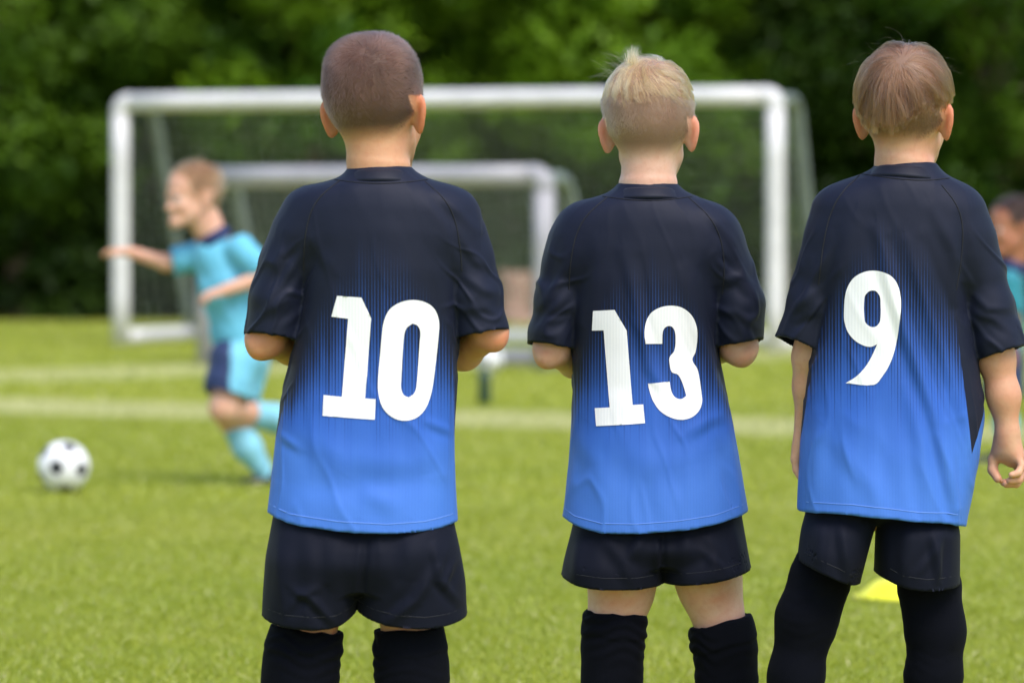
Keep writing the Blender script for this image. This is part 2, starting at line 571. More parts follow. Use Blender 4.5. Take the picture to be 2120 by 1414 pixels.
def tree(name, label, x, y, h, rx, ry, z0, seed, trunk_r=.12, nclump=70, per=330, size=.1, bark=None, cols=None, group="trees behind the pitch", lean=0.):
    rng = np.random.default_rng(seed)
    root = empty(name, (x, y, 0), label, "tree", group)
    cols = cols or (np.array([.035, .085, .006]), np.array([.095, .165, .012]))
    zc = (h + z0) / 2; rz = (h - z0) / 2
    pts = []
    tz = np.linspace(0, h * .8, 9)
    wob = np.cumsum(rng.normal(0, .04, (9, 2)), 0); wob -= wob[0]
    path = np.stack([wob[:, 0] + lean * tz, wob[:, 1], tz], 1)
    tr = tube("trunk", path, np.linspace(trunk_r, trunk_r * .3, 9) * (1 + np.array([.35] + [0] * 8)), bark or BARK, root, 10)
    u = rng.normal(size=(nclump, 3)); u /= np.linalg.norm(u, axis=1, keepdims=True)
    u[:, 1] -= .25                                    # a little fuller towards the open pitch, where the light is
    rr = rng.uniform(.45, 1.0, nclump) ** .6
    cen = u * rr[:, None] * np.array([rx, ry, rz]) + np.array([0, 0, zc])
    cen[:, 2] = np.maximum(cen[:, 2], z0 + rng.uniform(0, .35, nclump))
    rad = rng.uniform(.28, .62, nclump)
    bmx = bmesh.new()
    for i in range(0, nclump, 2):                     # limbs out to half of the clumps
        k = int(np.clip(cen[i, 2] / (h * .8) * 8 * .75, 0, 7)); a = path[k]; b = cen[i]
        bz = [a, a * .45 + b * .55 + np.array([0, 0, .12]), b]
        rl = [trunk_r * .38, trunk_r * .22, .012]
        ring = []
        for p, q in zip(bz, rl):
            ring.append([bmx.verts.new(p + q * np.array([math.cos(2.094 * j), math.sin(2.094 * j) * .7, math.sin(2.094 * j) * .7])) for j in range(3)])
        for r0, r1 in zip(ring[:-1], ring[1:]):
            for j in range(3): bmx.faces.new([r0[j], r0[(j + 1) % 3], r1[(j + 1) % 3], r1[j]])
    bm_obj("limbs", bmx, bark or BARK, root)
    V, col = leaves_at(cen, rad, per, size, cols, rng)
    mesh_np("crown", V, np.arange(len(V)).reshape(-1, 4), LEAF, root, smooth=False, attrs={"col": col})
    return root

GRN = (np.array([.030, .085, .006]), np.array([.165, .285, .012]))
DRK = (np.array([.02, .05, .006]), np.array([.065, .12, .012]))
MID = (np.array([.024, .068, .006]), np.array([.105, .19, .012]))
TREES = [  # photo column, distance, height, rx, ry, crown base, seed, colours, label
    (40, 37.0, 6.5, 1.7, 1.5, .85, 1, MID, "leafy tree at the left edge of the picture, beside the white goal"),
    (360, 37.6, 6.8, 1.5, 1.5, .95, 2, MID, "leafy tree rising above the left corner of the white goal"),
    (640, 37.2, 6.2, 1.5, 1.5, .8, 3, GRN, "leafy bright green tree above the crossbar, left of the dark-haired boy"),
    (960, 37.9, 6.6, 1.6, 1.5, .7, 4, GRN, "leafy tree between the dark-haired boy and the blond boy"),
    (1270, 37.1, 6.4, 1.5, 1.4, .75, 5, GRN, "leafy bright green tree behind the blond boy"),
    (1560, 38.0, 6.9, 1.6, 1.5, .8, 6, DRK, "dark leafy tree above the right corner of the white goal"),
    (1830, 38.0, 6.6, 1.6, 1.5, .8, 7, DRK, "dark leafy tree behind the boy wearing number nine"),
    (2110, 37.2, 6.3, 1.6, 1.5, .85, 8, MID, "leafy tree at the right edge of the picture"),
]
for (px, y, h, rx, ry, z0, sd, cols, lab) in TREES if FULL else []:
    tree("broadleaf_tree", lab, (px - 1060) / FPX * y, y, h, rx, ry, z0, sd, .13, 95, 360, .115, cols=cols)
WOOD = [(-380, "outside the frame at the far left"), (-120, "beyond the left edge of the picture"), (180, "left of the white goal"), (480, "above the running boy"), (790, "behind the head of the dark-haired boy"), (1090, "between the heads of numbers ten and thirteen"), (1390, "behind the head of the blond boy"),
        (1680, "right of the white goal"), (1980, "behind the head of number nine"), (2260, "beyond the right edge of the picture"), (2560, "outside the frame at the far right")]
for i, (px, where) in enumerate(WOOD if FULL else []):  # the wood behind them
    tree("woodland_tree", "dark tree deep in the wood, " + where, (px - 1060) / FPX * 40.6, 40.6 + (i % 2) * .5, 7.4, 1.7, 1.1, .25, 40 + i, .12, 75, 260, .17, cols=DRK, group="trees deep in the wood")
def shrub(px, y, h, w, seed, lab):
    rng = np.random.default_rng(seed)
    root = empty("shrub", ((px - 1060) / FPX * y, y, 0), lab, "shrub", "shrubs under the trees")
    n = 46; cen = np.stack([rng.uniform(-w, w, n), rng.uniform(-.5, .5, n), rng.uniform(.05, h, n)], 1); cen[:, 2] *= 1 - .3 * (np.abs(cen[:, 0]) / w) ** 2
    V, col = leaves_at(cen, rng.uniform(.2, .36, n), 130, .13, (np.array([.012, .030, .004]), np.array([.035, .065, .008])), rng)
    mesh_np("foliage", V, np.arange(len(V)).reshape(-1, 4), LEAF, root, smooth=False, attrs={"col": col})
    for k in range(5):
        a = rng.uniform(-.3, .3); tube("stem", [(a * .4, 0, 0), (a, rng.uniform(-.2, .2), h * .4), (a * 2.2, rng.uniform(-.3, .3), h * .85)], [.03, .022, .01], BARK, root, 6)
SHR = [(-330, "outside the left edge of the picture"), (-60, "at the left edge of the picture"), (180, "just left of the left goal post"), (430, "behind the running boy"), (680, "behind the left shoulder of number ten"), (930, "behind the right sleeve of number ten"), (1180, "behind the left sleeve of number thirteen"), (1430, "behind the right shoulder of number thirteen"),
       (1680, "just right of the right goal post"), (1930, "behind the shoulders of number nine"), (2180, "at the right edge of the picture"), (2440, "outside the right edge of the picture")]
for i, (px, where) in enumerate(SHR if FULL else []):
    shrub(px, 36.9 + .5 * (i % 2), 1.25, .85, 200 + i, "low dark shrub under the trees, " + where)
for px, y, r, lab in ((312, 37.4, .05, "slim bare trunk seen through the net beside the left goal post"), (352, 37.8, .045, "thin pale trunk seen through the net behind the running boy")):
    tree("slender_tree", lab, (px - 1060) / FPX * y, y, 5.5, .9, .8, 2.2, int(px), r, 26, 300, .11, BARK, cols=GRN, group=None)

rs_ = np.random.default_rng(3)
st_ = empty("tree_stump", ((1064 - 1060) / FPX * 35.4, 35.4, 0), "reddish brown tree stump seen through the net of the small grey goal", "stump")
bm = bmesh.new(); rings = []
for r, z in ((.24, 0), (.19, .07), (.165, .2), (.16, .36), (.165, .46), (.15, .475)):
    rings.append([bm.verts.new((r * (1 + .10 * math.sin(3 * a + z * 4) + .06 * math.sin(7 * a)) * math.cos(a), r * (1 + .1 * math.sin(3 * a + z * 4) + .06 * math.sin(7 * a)) * math.sin(a), z + .02 * math.sin(2 * a))) for a in [j * math.pi / 12 for j in range(24)]])
for p_, q_ in zip(rings[:-1], rings[1:]):
    for j in range(24): bm.faces.new([p_[j], p_[(j + 1) % 24], q_[(j + 1) % 24], q_[j]])
bm_obj("bark", bm, BARK2, st_)
lathe("cut_face", [(.0, .466), (.15, .47), (.155, .45)], plain("cut_wood", (.34, .24, .16), .8, .25, 20), st_, 24)

# ------------------------------------------------------------------ goals
WHITE = plain("goal_white_paint", (.62, .605, .60), .42, .06, 5, .2, 30)
GREY = plain("goal_grey_metal", (.33, .32, .335), .45, .08, 5, .2, 30)
DULL = plain("goal_frame_grey", (.15, .18, .165), .5, .12, 4, .2, 30)
NETM = plain("net_cord", (.40, .46, .36), .8, .1, 5)

def net_sheet(quads, spacing, r):
    """cords woven over planes; quads = (A, B, Cc, D) corners; slack added along the normal"""
    V, F = [], []
    for A, B, Cc, D, slack in quads:
        A, B, Cc, D = [np.array(p, float) for p in (A, B, Cc, D)]
        nrm = np.cross(B - A, D - A); nrm /= np.linalg.norm(nrm)
        nu = max(2, int(np.linalg.norm(B - A) / spacing)); nv = max(2, int(np.linalg.norm(D - A) / spacing))
        def pt(u, v):
            p = A * (1 - u) * (1 - v) + B * u * (1 - v) + Cc * u * v + D * (1 - u) * v
            return p + nrm * slack * math.sin(math.pi * u) * math.sin(math.pi * v) + np.array([0, 0, -.5 * abs(slack) * math.sin(math.pi * u)])
        lines = [[pt(i / nu, j / 8) for j in range(9)] for i in range(nu + 1)] + [[pt(j / 10, i / nv) for j in range(11)] for i in range(nv + 1)]
        for L in lines:
            L = np.array(L); T = np.gradient(L, axis=0); T /= np.linalg.norm(T, axis=1, keepdims=True)
            a = np.cross(T, nrm); a /= np.linalg.norm(a, axis=1, keepdims=True) + 1e-9
            b0 = sum(len(x) for x in V)
            R = np.stack([L + r * a, L - .5 * r * a + .87 * r * nrm, L - .5 * r * a - .87 * r * nrm], 1)
            V.append(R.reshape(-1, 3))
            for i in range(len(L) - 1):
                for j in range(3): F.append((b0 + i * 3 + j, b0 + i * 3 + (j + 1) % 3, b0 + i * 3 + 3 + (j + 1) % 3, b0 + i * 3 + 3 + j))
    return np.concatenate(V), np.array(F)

def goal(name, label, pl, pr, h, depth_top, depth_bot, r, mat, back, spacing):
    (x0, y0), (x1, y1) = pl, pr
    Wd = math.hypot(x1 - x0, y1 - y0)
    root = empty(name, (x0, y0, 0), label, "goal", None, math.atan2(y1 - y0, x1 - x0))
    zt = h - r
    for x in (0, Wd):
        p = tube("post", densify([(x, 0, 0), (x, 0, zt - r * 1.3)], .3), r, mat, root, 20)
        s = 1 if x == 0 else -1
        el = round_path([(x, 0, zt - r * 1.35), (x, 0, zt), (x + s * r * 1.35, 0, zt)], r * 1.2, 8)
        tube("corner_joint", el, r * 1.04, mat, root, 20)
        st = round_path([(x, 0, zt - r * .2), (x, depth_top, zt - r * .2), (x, depth_bot, .05)], .16, 8)
        tube("stanchion", st, r * .62, back, root, 12)
        tube("ground_bar", densify([(x, r * .8, r * .95), (x, depth_bot, r * .8)], .3), r * .9, mat, root, 14)
    tube("crossbar", densify([(r * 1.3, 0, zt), (Wd - r * 1.3, 0, zt)], .4), r, mat, root, 20)
    tube("back_bar", densify([(0, depth_bot, r * .78), (Wd, depth_bot, r * .78)], .4), r * .8, mat, root, 14)
    e = .01
    q = [((0, 0, zt), (Wd, 0, zt), (Wd, depth_top, zt - e), (0, depth_top, zt - e), .04),
         ((0, depth_top, zt), (Wd, depth_top, zt), (Wd, depth_bot, .06), (0, depth_bot, .06), -.10),
         ((0, 0, zt), (0, depth_top, zt), (0, depth_bot, .06), (0, 0, .06), .03), ((Wd, 0, zt), (Wd, depth_top, zt), (Wd, depth_bot, .06), (Wd, 0, .06), .03)]
    V, F = net_sheet(q, spacing, .0019)
    mesh_np("net", V, F, NETM, root)
    return root
goal("football_goal", "large white football goal with a net in front of the trees", ((250 - 1060) / 271, FPX / 271), ((1605 - 1060) / 287, FPX / 287), 1.92, .62, 1.35, .067, WHITE, DULL, .10)
goal("small_goal", "small grey football goal standing inside the large white one", ((428 - 1060) / 313, FPX / 313), ((1126 - 1060) / 326, FPX / 326), 1.31, .38, .85, .068, GREY, DULL, .08)

# ------------------------------------------------------------------ balls, marker, bottle
BALL_W = plain("ball_white", (.78, .78, .77), .35, .05, 20, .15, 120)
BALL_K = plain("ball_black", (.018, .018, .022), .32, .1, 20, .15, 120)
def football(label, loc, R, m, tdir):
    root = empty("football", loc, label, "football", "footballs lying on the grass")
    phi = math.atan(.5)
    ico = [np.array([0, 0, 1.])]
    ico += [np.array([math.cos(phi) * math.cos(a), math.cos(phi) * math.sin(a), math.sin(phi)]) for a in [i * 2 * math.pi / 5 for i in range(5)]]
    ico += [np.array([math.cos(phi) * math.cos(a), math.cos(phi) * math.sin(a), -math.sin(phi)]) for a in [(i + .5) * 2 * math.pi / 5 for i in range(5)]]
    ico += [np.array([0, 0, -1.])]
    m = np.array(m, float); m /= np.linalg.norm(m); td = np.array(tdir, float); td -= m * (m @ td); td /= np.linalg.norm(td); b = np.cross(m, td)
    M = np.stack([td, b, m], 1)
    ico = [M @ v for v in ico]
    nb = {i: [j for j in range(12) if j != i and ico[i] @ ico[j] > .3] for i in range(12)}
    def panel(name, poly, mat):
        poly = [p / np.linalg.norm(p) for p in poly]; c = sum(poly); c /= np.linalg.norm(c)
        ax = poly[0] - c * (c @ poly[0]); ax /= np.linalg.norm(ax); ay = np.cross(c, ax)
        poly.sort(key=lambda p: math.atan2(p @ ay, p @ ax))
        rim = []
        for i in range(len(poly)):
            for k in range(4): rim.append(poly[i] * (1 - k / 4) + poly[(i + 1) % len(poly)] * k / 4)
        bm = bmesh.new(); vc = bm.verts.new(c * R); prev = None; n = len(rim)
        for f, rad in ((.5, 1.0), (.9, 1.0), (.97, .993), (.99, .965)):
            ring = []
            for p in rim:
                q = c * (1 - f) + p * f; ring.append(bm.verts.new(q / np.linalg.norm(q) * R * rad))
            for j in range(n):
                if prev is None: bm.faces.new([vc, ring[j], ring[(j + 1) % n]])
                else: bm.faces.new([prev[j], ring[j], ring[(j + 1) % n], prev[(j + 1) % n]])
            prev = ring
        bm_obj(name, bm, mat, root)
    for i in range(12): panel("pentagon_panel", [ico[i] * .70 + ico[j] * .30 for j in nb[i]], BALL_K)
    for i in range(12):
        for j in nb[i]:
            for k in nb[i]:
                if i < j < k and k in nb[j]:
                    P = []
                    for a, c_ in ((i, j), (j, k), (k, i)): P += [ico[a] * .70 + ico[c_] * .30, ico[a] * .30 + ico[c_] * .70]
                    panel("hexagon_panel", P, BALL_W)
    return root
x, y, _ = W(132, None, 583)
football("white football with black pentagons lying alone on the grass at the left", (x, y, .0935), .0925, (-.18, -.98, .02), (1, -.18, -.11))
x, y, _ = W(1011, None, 333)
football("distant blurred football half hidden behind the elbow of the dark-haired boy", (x, y, .094), .093, (.5, -.6, .6), (1, 0, .3))

x, y, _ = W(1866, None, 806)
cn = empty("marker_cone", (x, y, 0), "yellow saucer marker cone lying on the grass between the legs of number nine", "cone")
cn.scale = (1.22, 1.22, .92)
CONE = plain("cone_yellow_plastic", (.80, .78, .03), .35, .05, 12)
lathe("rim", [(.098, .004), (.101, .007), (.0985, .0105), (.092, .011), (.088, .008)], CONE, cn, 40)
lathe("dome", [(.094, .009), (.088, .0135), (.074, .031), (.062, .044), (.054, .0505), (.045, .053), (.0275, .0535), (.026, .051), (.045, .0495), (.058, .041), (.072, .026), (.088, .008)], CONE, cn, 40)
x, y, _ = W(1003, None, 398)
bo = empty("drinks_bottle", (x, y, 0), "dark green drinks bottle standing on the grass beside the distant football", "bottle")
BOT = plain("bottle_green", (.02, .05, .022), .3, .1, 12)
lathe("bottle_body", [(.0, .002), (.030, .002), (.035, .008), (.0352, .07), (.032, .085), (.0352, .1), (.035, .15), (.028, .168), (.018, .176), (.0, .177)], BOT, bo, 24)
lathe("cap", [(.0, .174), (.0185, .174), (.0185, .192), (.010, .196), (.008, .212), (.0, .213)], plain("bottle_cap", (.03, .06, .03), .4), bo, 20)
print("setting", round(time.time() - T0, 1))

# ------------------------------------------------------------------ people: materials
def skin_mat(name, col, warm, scalp):
    t = NT(name); co = t.obj()
    n = t.noise(co, 22, 5); n2 = t.noise(co, 420, 3); n3 = t.noise(co, 110, 3)
    c = t.mix(t.ramp(n, .35, .68, 0, .6), col, warm)
    c = t.mix(t.ramp(n3, .45, .75, 0, .35), c, tuple(v * .86 for v in warm))
    c = t.mix(t.attr("red")[2], c, (warm[0] * 1.02, warm[1] * .62, warm[2] * .5))
    c = t.mix(t.math('MULTIPLY', t.attr("hairmask")[2], .9), c, scalp)
    t.pbr(Base_Color=c, Roughness=.52, Specular_IOR_Level=.35, Subsurface_Weight=.22, Subsurface_Radius=(.9, .32, .16), Subsurface_Scale=.009,
          Normal=t.bump(t.math('ADD', n2, n3), .22, .0012))
    return t.m

def jersey_mat(name, xc, z_lo, z_hi, panels, curve=13.0):
    """printed kit: navy shoulders melting through thin vertical stripes into blue"""
    t = NT(name); co = t.obj(); X, Y, Z = t.xyz(co)
    navy = (.0056, .0082, .0225)
    dx = t.math('SUBTRACT', X, xc)
    ze = t.math('SUBTRACT', Z, 0.0)
    sidez = t.math('MULTIPLY', t.math('MULTIPLY', dx, dx), curve)
    span = t.math('MAXIMUM', t.math('SUBTRACT', z_hi - z_lo, sidez), .07)
    v = t.math('DIVIDE', t.math('SUBTRACT', ze, z_lo), span)
    per = .0049
    sx = t.math('DIVIDE', X, per)
    cell = t.math('FLOOR', sx)
    wn_ = t.n("TexWhiteNoise", noise_dimensions='1D'); t.put(wn_.inputs['W'], cell)
    jit = t.math('SUBTRACT', wn_.outputs[0], .5)
    tri = t.math('MULTIPLY', t.math('ABSOLUTE', t.math('SUBTRACT', t.math('FRACT', sx), .5)), 2.0)
    big = t.noise(t.scale(co, (60, 0, 4)), 1.0, 3)
    vv = t.math('ADD', v, t.math('MULTIPLY', t.math('SUBTRACT', big, .5), .35))
    vj = t.math('ADD', vv, t.math('MULTIPLY', jit, .22))
    width = t.ramp(vj, -.02, 1.0, 0.0, 1.05, smooth=False)
    stripe = t.ramp(t.math('SUBTRACT', width, tri), -.12, .12)
    stripe = t.math('MULTIPLY', stripe, t.ramp(vj, 0., .7, .42, .95))
    blue = t.mix(t.ramp(vv, -.5, .15), (.056, .168, .56), (.028, .104, .43))
    blue = t.mix(t.ramp(vv, .05, .85), blue, (.010, .030, .110))
    c = t.mix(stripe, blue, navy)
    c = t.mix(t.ramp(vv, .72, 1.02), c, navy)
    # plain navy sleeves and side panels
    sl = t.attr("sleeve")[2]
    c = t.mix(t.math('GREATER_THAN', sl, .5), c, navy)
    for p1, p2, sg, cap in panels:           # navy side panels: outward of the line p1-p2, down to p2
        k = (p2[0] - p1[0]) / (p2[1] - p1[1])
        line = t.math('MULTIPLY_ADD', Z, k, p1[0] - k * p1[1])
        dd = t.math('MULTIPLY', t.math('SUBTRACT', X, line), sg)
        pm = t.math('MULTIPLY', t.math('GREATER_THAN', dd, 0.0), t.math('GREATER_THAN', Z, p2[1]))
        if cap:                              # the panel narrows again to a point
            k2 = (p2[0] - cap[0]) / (p2[1] - cap[1])
            l2 = t.math('MULTIPLY_ADD', Z, k2, cap[0] - k2 * cap[1])
            pm = t.math('MULTIPLY', pm, t.math('LESS_THAN', t.math('MULTIPLY', t.math('SUBTRACT', X, l2), sg), 0.0))
        c = t.mix(pm, c, navy)
    nz = t.noise(co, 40, 3); fine = t.noise(t.scale(co, (900, 900, 500)), 1, 2)
    h = t.math('ADD', t.math('MULTIPLY', nz, .6), t.math('MULTIPLY', fine, .12))
    h = t.math('ADD', h, t.math('MULTIPLY', tri, .02))
    t.pbr(Base_Color=c, Roughness=.62, Specular_IOR_Level=.22, Sheen_Weight=.03, Sheen_Roughness=.4, Sheen_Tint=(.75, .82, 1), Normal=t.bump(h, .16, .004))
    return t.m

def cloth_mat(name, col, rough=.6, sheen=.15, bscale=45, bstr=.2, fine=700, spec=.20):
    t = NT(name); co = t.obj()
    nz = t.noise(co, bscale, 3); f = t.noise(t.scale(co, (fine, fine, fine * .6)), 1, 2)
    c = t.mix(t.ramp(t.noise(co, 7, 3), .35, .65), tuple(v * .88 for v in col), tuple(v * 1.12 for v in col))
    t.pbr(Base_Color=c, Roughness=rough, Specular_IOR_Level=spec, Sheen_Weight=sheen, Sheen_Roughness=.5,
          Normal=t.bump(t.math('ADD', t.math('MULTIPLY', nz, .6), t.math('MULTIPLY', f, .15)), bstr, .004))
    return t.m

def hair_mat(name, c1, c2, rough=.35):
    t = NT(name)
    h = t.n("BsdfHairPrincipled"); h.parametrization = 'COLOR'
    t.put(h.inputs['Color'], t.mix(t.attr("tone")[2], c1, c2))
    h.inputs['Roughness'].default_value = rough; h.inputs['Radial Roughness'].default_value = .5
    h.inputs['Coat'].default_value = 0.0
    h.inputs['Random Roughness'].default_value = .2
    t.t.links.new(h.outputs[0], t.out.inputs[0])
    return t.m

SHORTS = cloth_mat("shorts_navy", (.0042, .0055, .0125), .68, .02, 38, .10, spec=.10)
SOCK = cloth_mat("sock_black", (.0022, .0027, .0055), .9, .01, 60, .35, 500, spec=.08)
SHOE = plain("boot_black", (.012, .012, .013), .35, .2, 20)
NAVY = cloth_mat("collar_navy", (.0075, .0098, .0220), .55, .04, 60, .15)
STITCH = plain("stitch_dark", (.004, .005, .010), .8, .1)
STITCH_B = plain("stitch_blue", (.10, .22, .62), .7, .1)
t = NT("number_print"); co = t.obj(); X_, Y_, Z_ = t.xyz(co)
rib = t.math('MULTIPLY', t.math('ABSOLUTE', t.math('SUBTRACT', t.math('FRACT', t.math('DIVIDE', X_, .0049)), .5)), 2.0)
t.pbr(Base_Color=t.mix(t.ramp(rib, .25, .75), (.80, .80, .815), (.765, .77, .79)), Roughness=.5, Normal=t.bump(t.math('ADD', rib, t.noise(co, 120, 3)), .10, .0015))
PRINT = t.m
EYE = plain("eye_white", (.42, .40, .38), .3, .03)
IRIS = plain("eye_iris", (.06, .035, .02), .15, .1)

# ------------------------------------------------------------------ people: hair
def strands(name, paths, mat, parent, r0=.00009, r1=.00003, tone=None):
    """paths (n, k, 3) -> one hair object"""
    n, k, _ = paths.shape
    hc = bpy.data.hair_curves.new(name)
    hc.add_curves([k] * n)
    hc.attributes['position'].data.foreach_set('vector', paths.astype(f32).ravel())
    ra = hc.attributes.get('radius') or hc.attributes.new('radius', 'FLOAT', 'POINT')
    rr = np.broadcast_to(np.linspace(r0, r1, k), (n, k)).astype(f32).ravel()
    ra.data.foreach_set('value', np.ascontiguousarray(rr))
    ta = hc.attributes.new('tone', 'FLOAT', 'CURVE')
    ta.data.foreach_set('value', np.ascontiguousarray((np.random.default_rng(n).uniform(0, 1, n) if tone is None else tone).astype(f32)))
    hc.materials.append(mat)
    o = bpy.data.objects.new(name, hc); C.objects.link(o); o.parent = parent
    return o

HL_Y = [-.12, -.058, -.040, -.024, -.008, .006, .018, .03, .045, .060, .075, .12]
HL_Z = [-.038, -.036, -.026, -.010, .014, .028, .024, .008, .030, .070, .095, .105]
def hair_here(q):
    """head-local points -> height above the hairline (m)"""
    return q[:, 2] - np.interp(q[:, 1], HL_Y, HL_Z)

class Head:
    def __init__(s, c, yaw, sc, roll=0.):
        s.c = np.array(c, float); s.sc = sc
        cy, sy = math.cos(yaw), math.sin(yaw)
        A = np.stack([[cy, -sy, 0], [sy, cy, 0], [0, 0, 1]], 1)
        cr, sr = math.cos(roll), math.sin(roll)
        s.M = A @ np.array([[cr, 0, sr], [0, 1, 0], [-sr, 0, cr]])
    def w(s, p): return s.c + s.M @ (np.array(p, float) * s.sc)
    def l(s, P): return ((P - s.c) @ s.M) / s.sc
    def e(s, c, r): return ell(s.w(c), np.array(r) * s.sc, s.M)
    def k(s, a, b, r1, r2): return cone(s.w(a), s.w(b), r1 * s.sc, r2 * s.sc)
    def ear(s, sg):
        e = s.M @ np.array([sg * .74, -.67, .0]); e /= np.linalg.norm(e)
        v = s.M @ np.array([sg * .10, -.16, .98]); v -= e * (e @ v); v /= np.linalg.norm(v)
        n = np.cross(e, v)
        if (n @ s.M[:, 0]) * sg < 0: n = -n
        o = s.w((sg * .0765, -.006, .004)); sc = s.sc
        def fn(X, Y, Z):
            px, py, pz = X - o[0], Y - o[1], Z - o[2]
            u = (px * e[0] + py * e[1] + pz * e[2]) / sc; vv = (px * v[0] + py * v[1] + pz * v[2]) / sc; w = (px * n[0] + py * n[1] + pz * n[2]) / sc
            w = w - 9. * (u + .004) ** 2 - 2.5 * vv ** 2 + .003
            ru = .0165 * (1 + .28 * np.clip(vv / .028, -1, 1)); rv = .0285
            rho = np.sqrt((u / ru) ** 2 + (vv / rv) ** 2)
            d2 = (rho - 1) * ru * .9
            plate = np.sqrt(np.maximum(d2 + .004, 0) ** 2 + w * w) - .0030
            rim = np.sqrt((d2 + .001) ** 2 + w * w) - .0042
            return smin(plate, rim, .003) * sc * .9
        return fn, o - .05 * sc, o + .05 * sc

def head_prims(F, H, neck_to):
    F.add(H.e((0, -.010, .056), (.0710, .090, .080)), .005)
    for sg in (-1, 1): F.add(H.e((sg * .0225, -.022, .066), (.0490, .070, .060)), .03)
    F.add(H.e((0, -.020, .020), (.0690, .072, .058)), .03)
    F.add(H.e((0, .044, -.018), (.050, .056, .072)), .03)
    F.add(H.e((0, .055, .050), (.058, .042, .048)), .03)
    for sg in (-1, 1):
        F.add(H.k((sg * .040, .020, -.040), (sg * .015, .080, -.080), .017, .015), .022)
        F.add(H.e((sg * .032, .074, -.022), (.018, .017, .020)), .025)
        F.add(H.e((sg * .031, .106, .006), (.017, .014, .010)), .010, 's')
    F.add(H.e((0, .088, -.080), (.020, .014, .014)), .02)
    F.add(H.k((0, .094, .004), (0, .110, -.026), .0065, .0095), .010)
    for sg in (-1, 1): F.add(H.e((sg * .010, .103, -.030), (.007, .008, .006)), .006)
    F.add(H.e((0, .093, -.050), (.017, .008, .0050)), .008)
    F.add(H.e((0, .092, -.060), (.014, .008, .0055)), .008)
    F.add(H.k((-.016, .1005, -.0552), (.016, .1005, -.0552), .0013, .0013), .003, 's')
    for sg in (-1, 1): F.add(H.k((sg * .018, .100, .022), (sg * .045, .088, .020), .006, .005), .012)
    nt = np.array(neck_to, float)
    a = H.w((0, -.022, -.010)); F.add(cone(a, nt, .0475 * H.sc, .0500 * H.sc), .022)
    a = H.w((0, .010, -.040)); F.add(cone(a, nt + np.array([0, .012, -.02]), .040 * H.sc, .045 * H.sc), .02)
    for sg in (-1, 1): F.add(H.ear(sg), .007)

def eyes(H, parent):
    for sg in (-1, 1):
        c = H.w((sg * .031, .0865, .005)); r = .0118 * H.sc
        bm = bmesh.new(); bmesh.ops.create_uvsphere(bm, u_segments=16, v_segments=10, radius=r)
        o = bm_obj("eye", bm, EYE, parent); o.location = c; 
        bm = bmesh.new(); bmesh.ops.create_uvsphere(bm, u_segments=12, v_segments=8, radius=r * .5)
        bmesh.ops.scale(bm, vec=(1, .45, 1), verts=bm.verts)
        i = bm_obj("iris", bm, IRIS, o); i.location = H.M @ np.array([0, r * .82, 0])
        i.rotation_euler = Matrix(H.M.tolist()).to_euler()

def hand_prims(F, wrist, d, pn, thumb, sc=1.0, curl=.6, spread=.0):
    """palm, four fingers and a thumb; d = along the hand, pn = where the palm faces, thumb = side the thumb is on"""
    wrist = np.array(wrist, float)
    d = np.array(d, float); d /= np.linalg.norm(d)
    pn = np.array(pn, float); pn -= d * (pn @ d); pn /= np.linalg.norm(pn)
    t = np.array(thumb, float); t -= d * (t @ d) + pn * (t @ pn); t /= np.linalg.norm(t)
    sq = (*pn, 1.45)
    F.add(cone(wrist, wrist + d * .030 * sc, .0165 * sc, .021 * sc, sq), .012)
    for o, r in ((.014, .0135), (.0, .0135), (-.014, .0125)):
        F.add(cone(wrist + d * .018 * sc + t * o * .7 * sc, wrist + d * .052 * sc + t * o * sc, r * sc, r * .95 * sc, (*pn, 1.25)), .010)
    F.add(cone(wrist + d * .012 * sc + t * .012 * sc + pn * .004 * sc, wrist + d * .032 * sc + t * .018 * sc + pn * .008 * sc, .011 * sc, .010 * sc), .008)
    for o, L, cu in ((.0195, .047, .85), (.0065, .052, 1.0), (-.0065, .049, 1.1), (-.0185, .039, 1.2)):
        p = wrist + d * (.058 - abs(o) * .22) * sc + t * o * sc; ang = 0
        seg = [.44, .31, .25]; r = .0078 if o > -.015 else .0068
        for i, q in enumerate(seg):
            ang += curl * cu * (.55 if i == 0 else .85)
            v = d * math.cos(ang) + pn * math.sin(ang) + t * spread * o * 20
            p2 = p + v * L * q * sc
            F.add(cone(p, p2, r * sc, r * .90 * sc), .0035); p = p2; r *= .92
    p = wrist + d * .024 * sc + t * .019 * sc + pn * .006 * sc; r = .0098
    v0 = d * .72 + t * .55 + pn * .35
    for i, (L, k) in enumerate(((.024, 0.), (.019, .35), (.016, .75))):
        v = v0 * (1 - k * .5) + d * k * .6 + pn * k * .35 - t * k * .25; v /= np.linalg.norm(v)
        F.add(cone(p, p + v * L * sc, r * sc, r * .9 * sc), .005); p = p + v * L * sc; r *= .9

def finish(F, it=2):
    V, Q = F.mesh(); V = relax(V, Q, it)
    return V, Q

def chain(pts, rs, k=.02, sq=None):
    prims = [cone(a, b, r1, r2, sq) for a, b, r1, r2 in zip(pts[:-1], pts[1:], rs[:-1], rs[1:])]
    def fn(X, Y, Z):
        d = prims[0][0](X, Y, Z)
        for p in prims[1:]: d = smin(d, p[0](X, Y, Z), k)
        return d
    return fn, np.min([p[1] for p in prims], 0), np.max([p[2] for p in prims], 0)

def opened(prim, cut, wall=.004, deep=.03):
    """cut a cloth tube off where cut(X,Y,Z) > 0 and hollow its end so that it has a real edge"""
    fn0, lo, hi = prim
    def fn(X, Y, Z):
        s = fn0(X, Y, Z); c = cut(X, Y, Z)
        d = np.maximum(s, c)
        return np.maximum(d, -np.maximum(s + wall, -(c + deep))).astype(f32)
    return fn, lo, hi

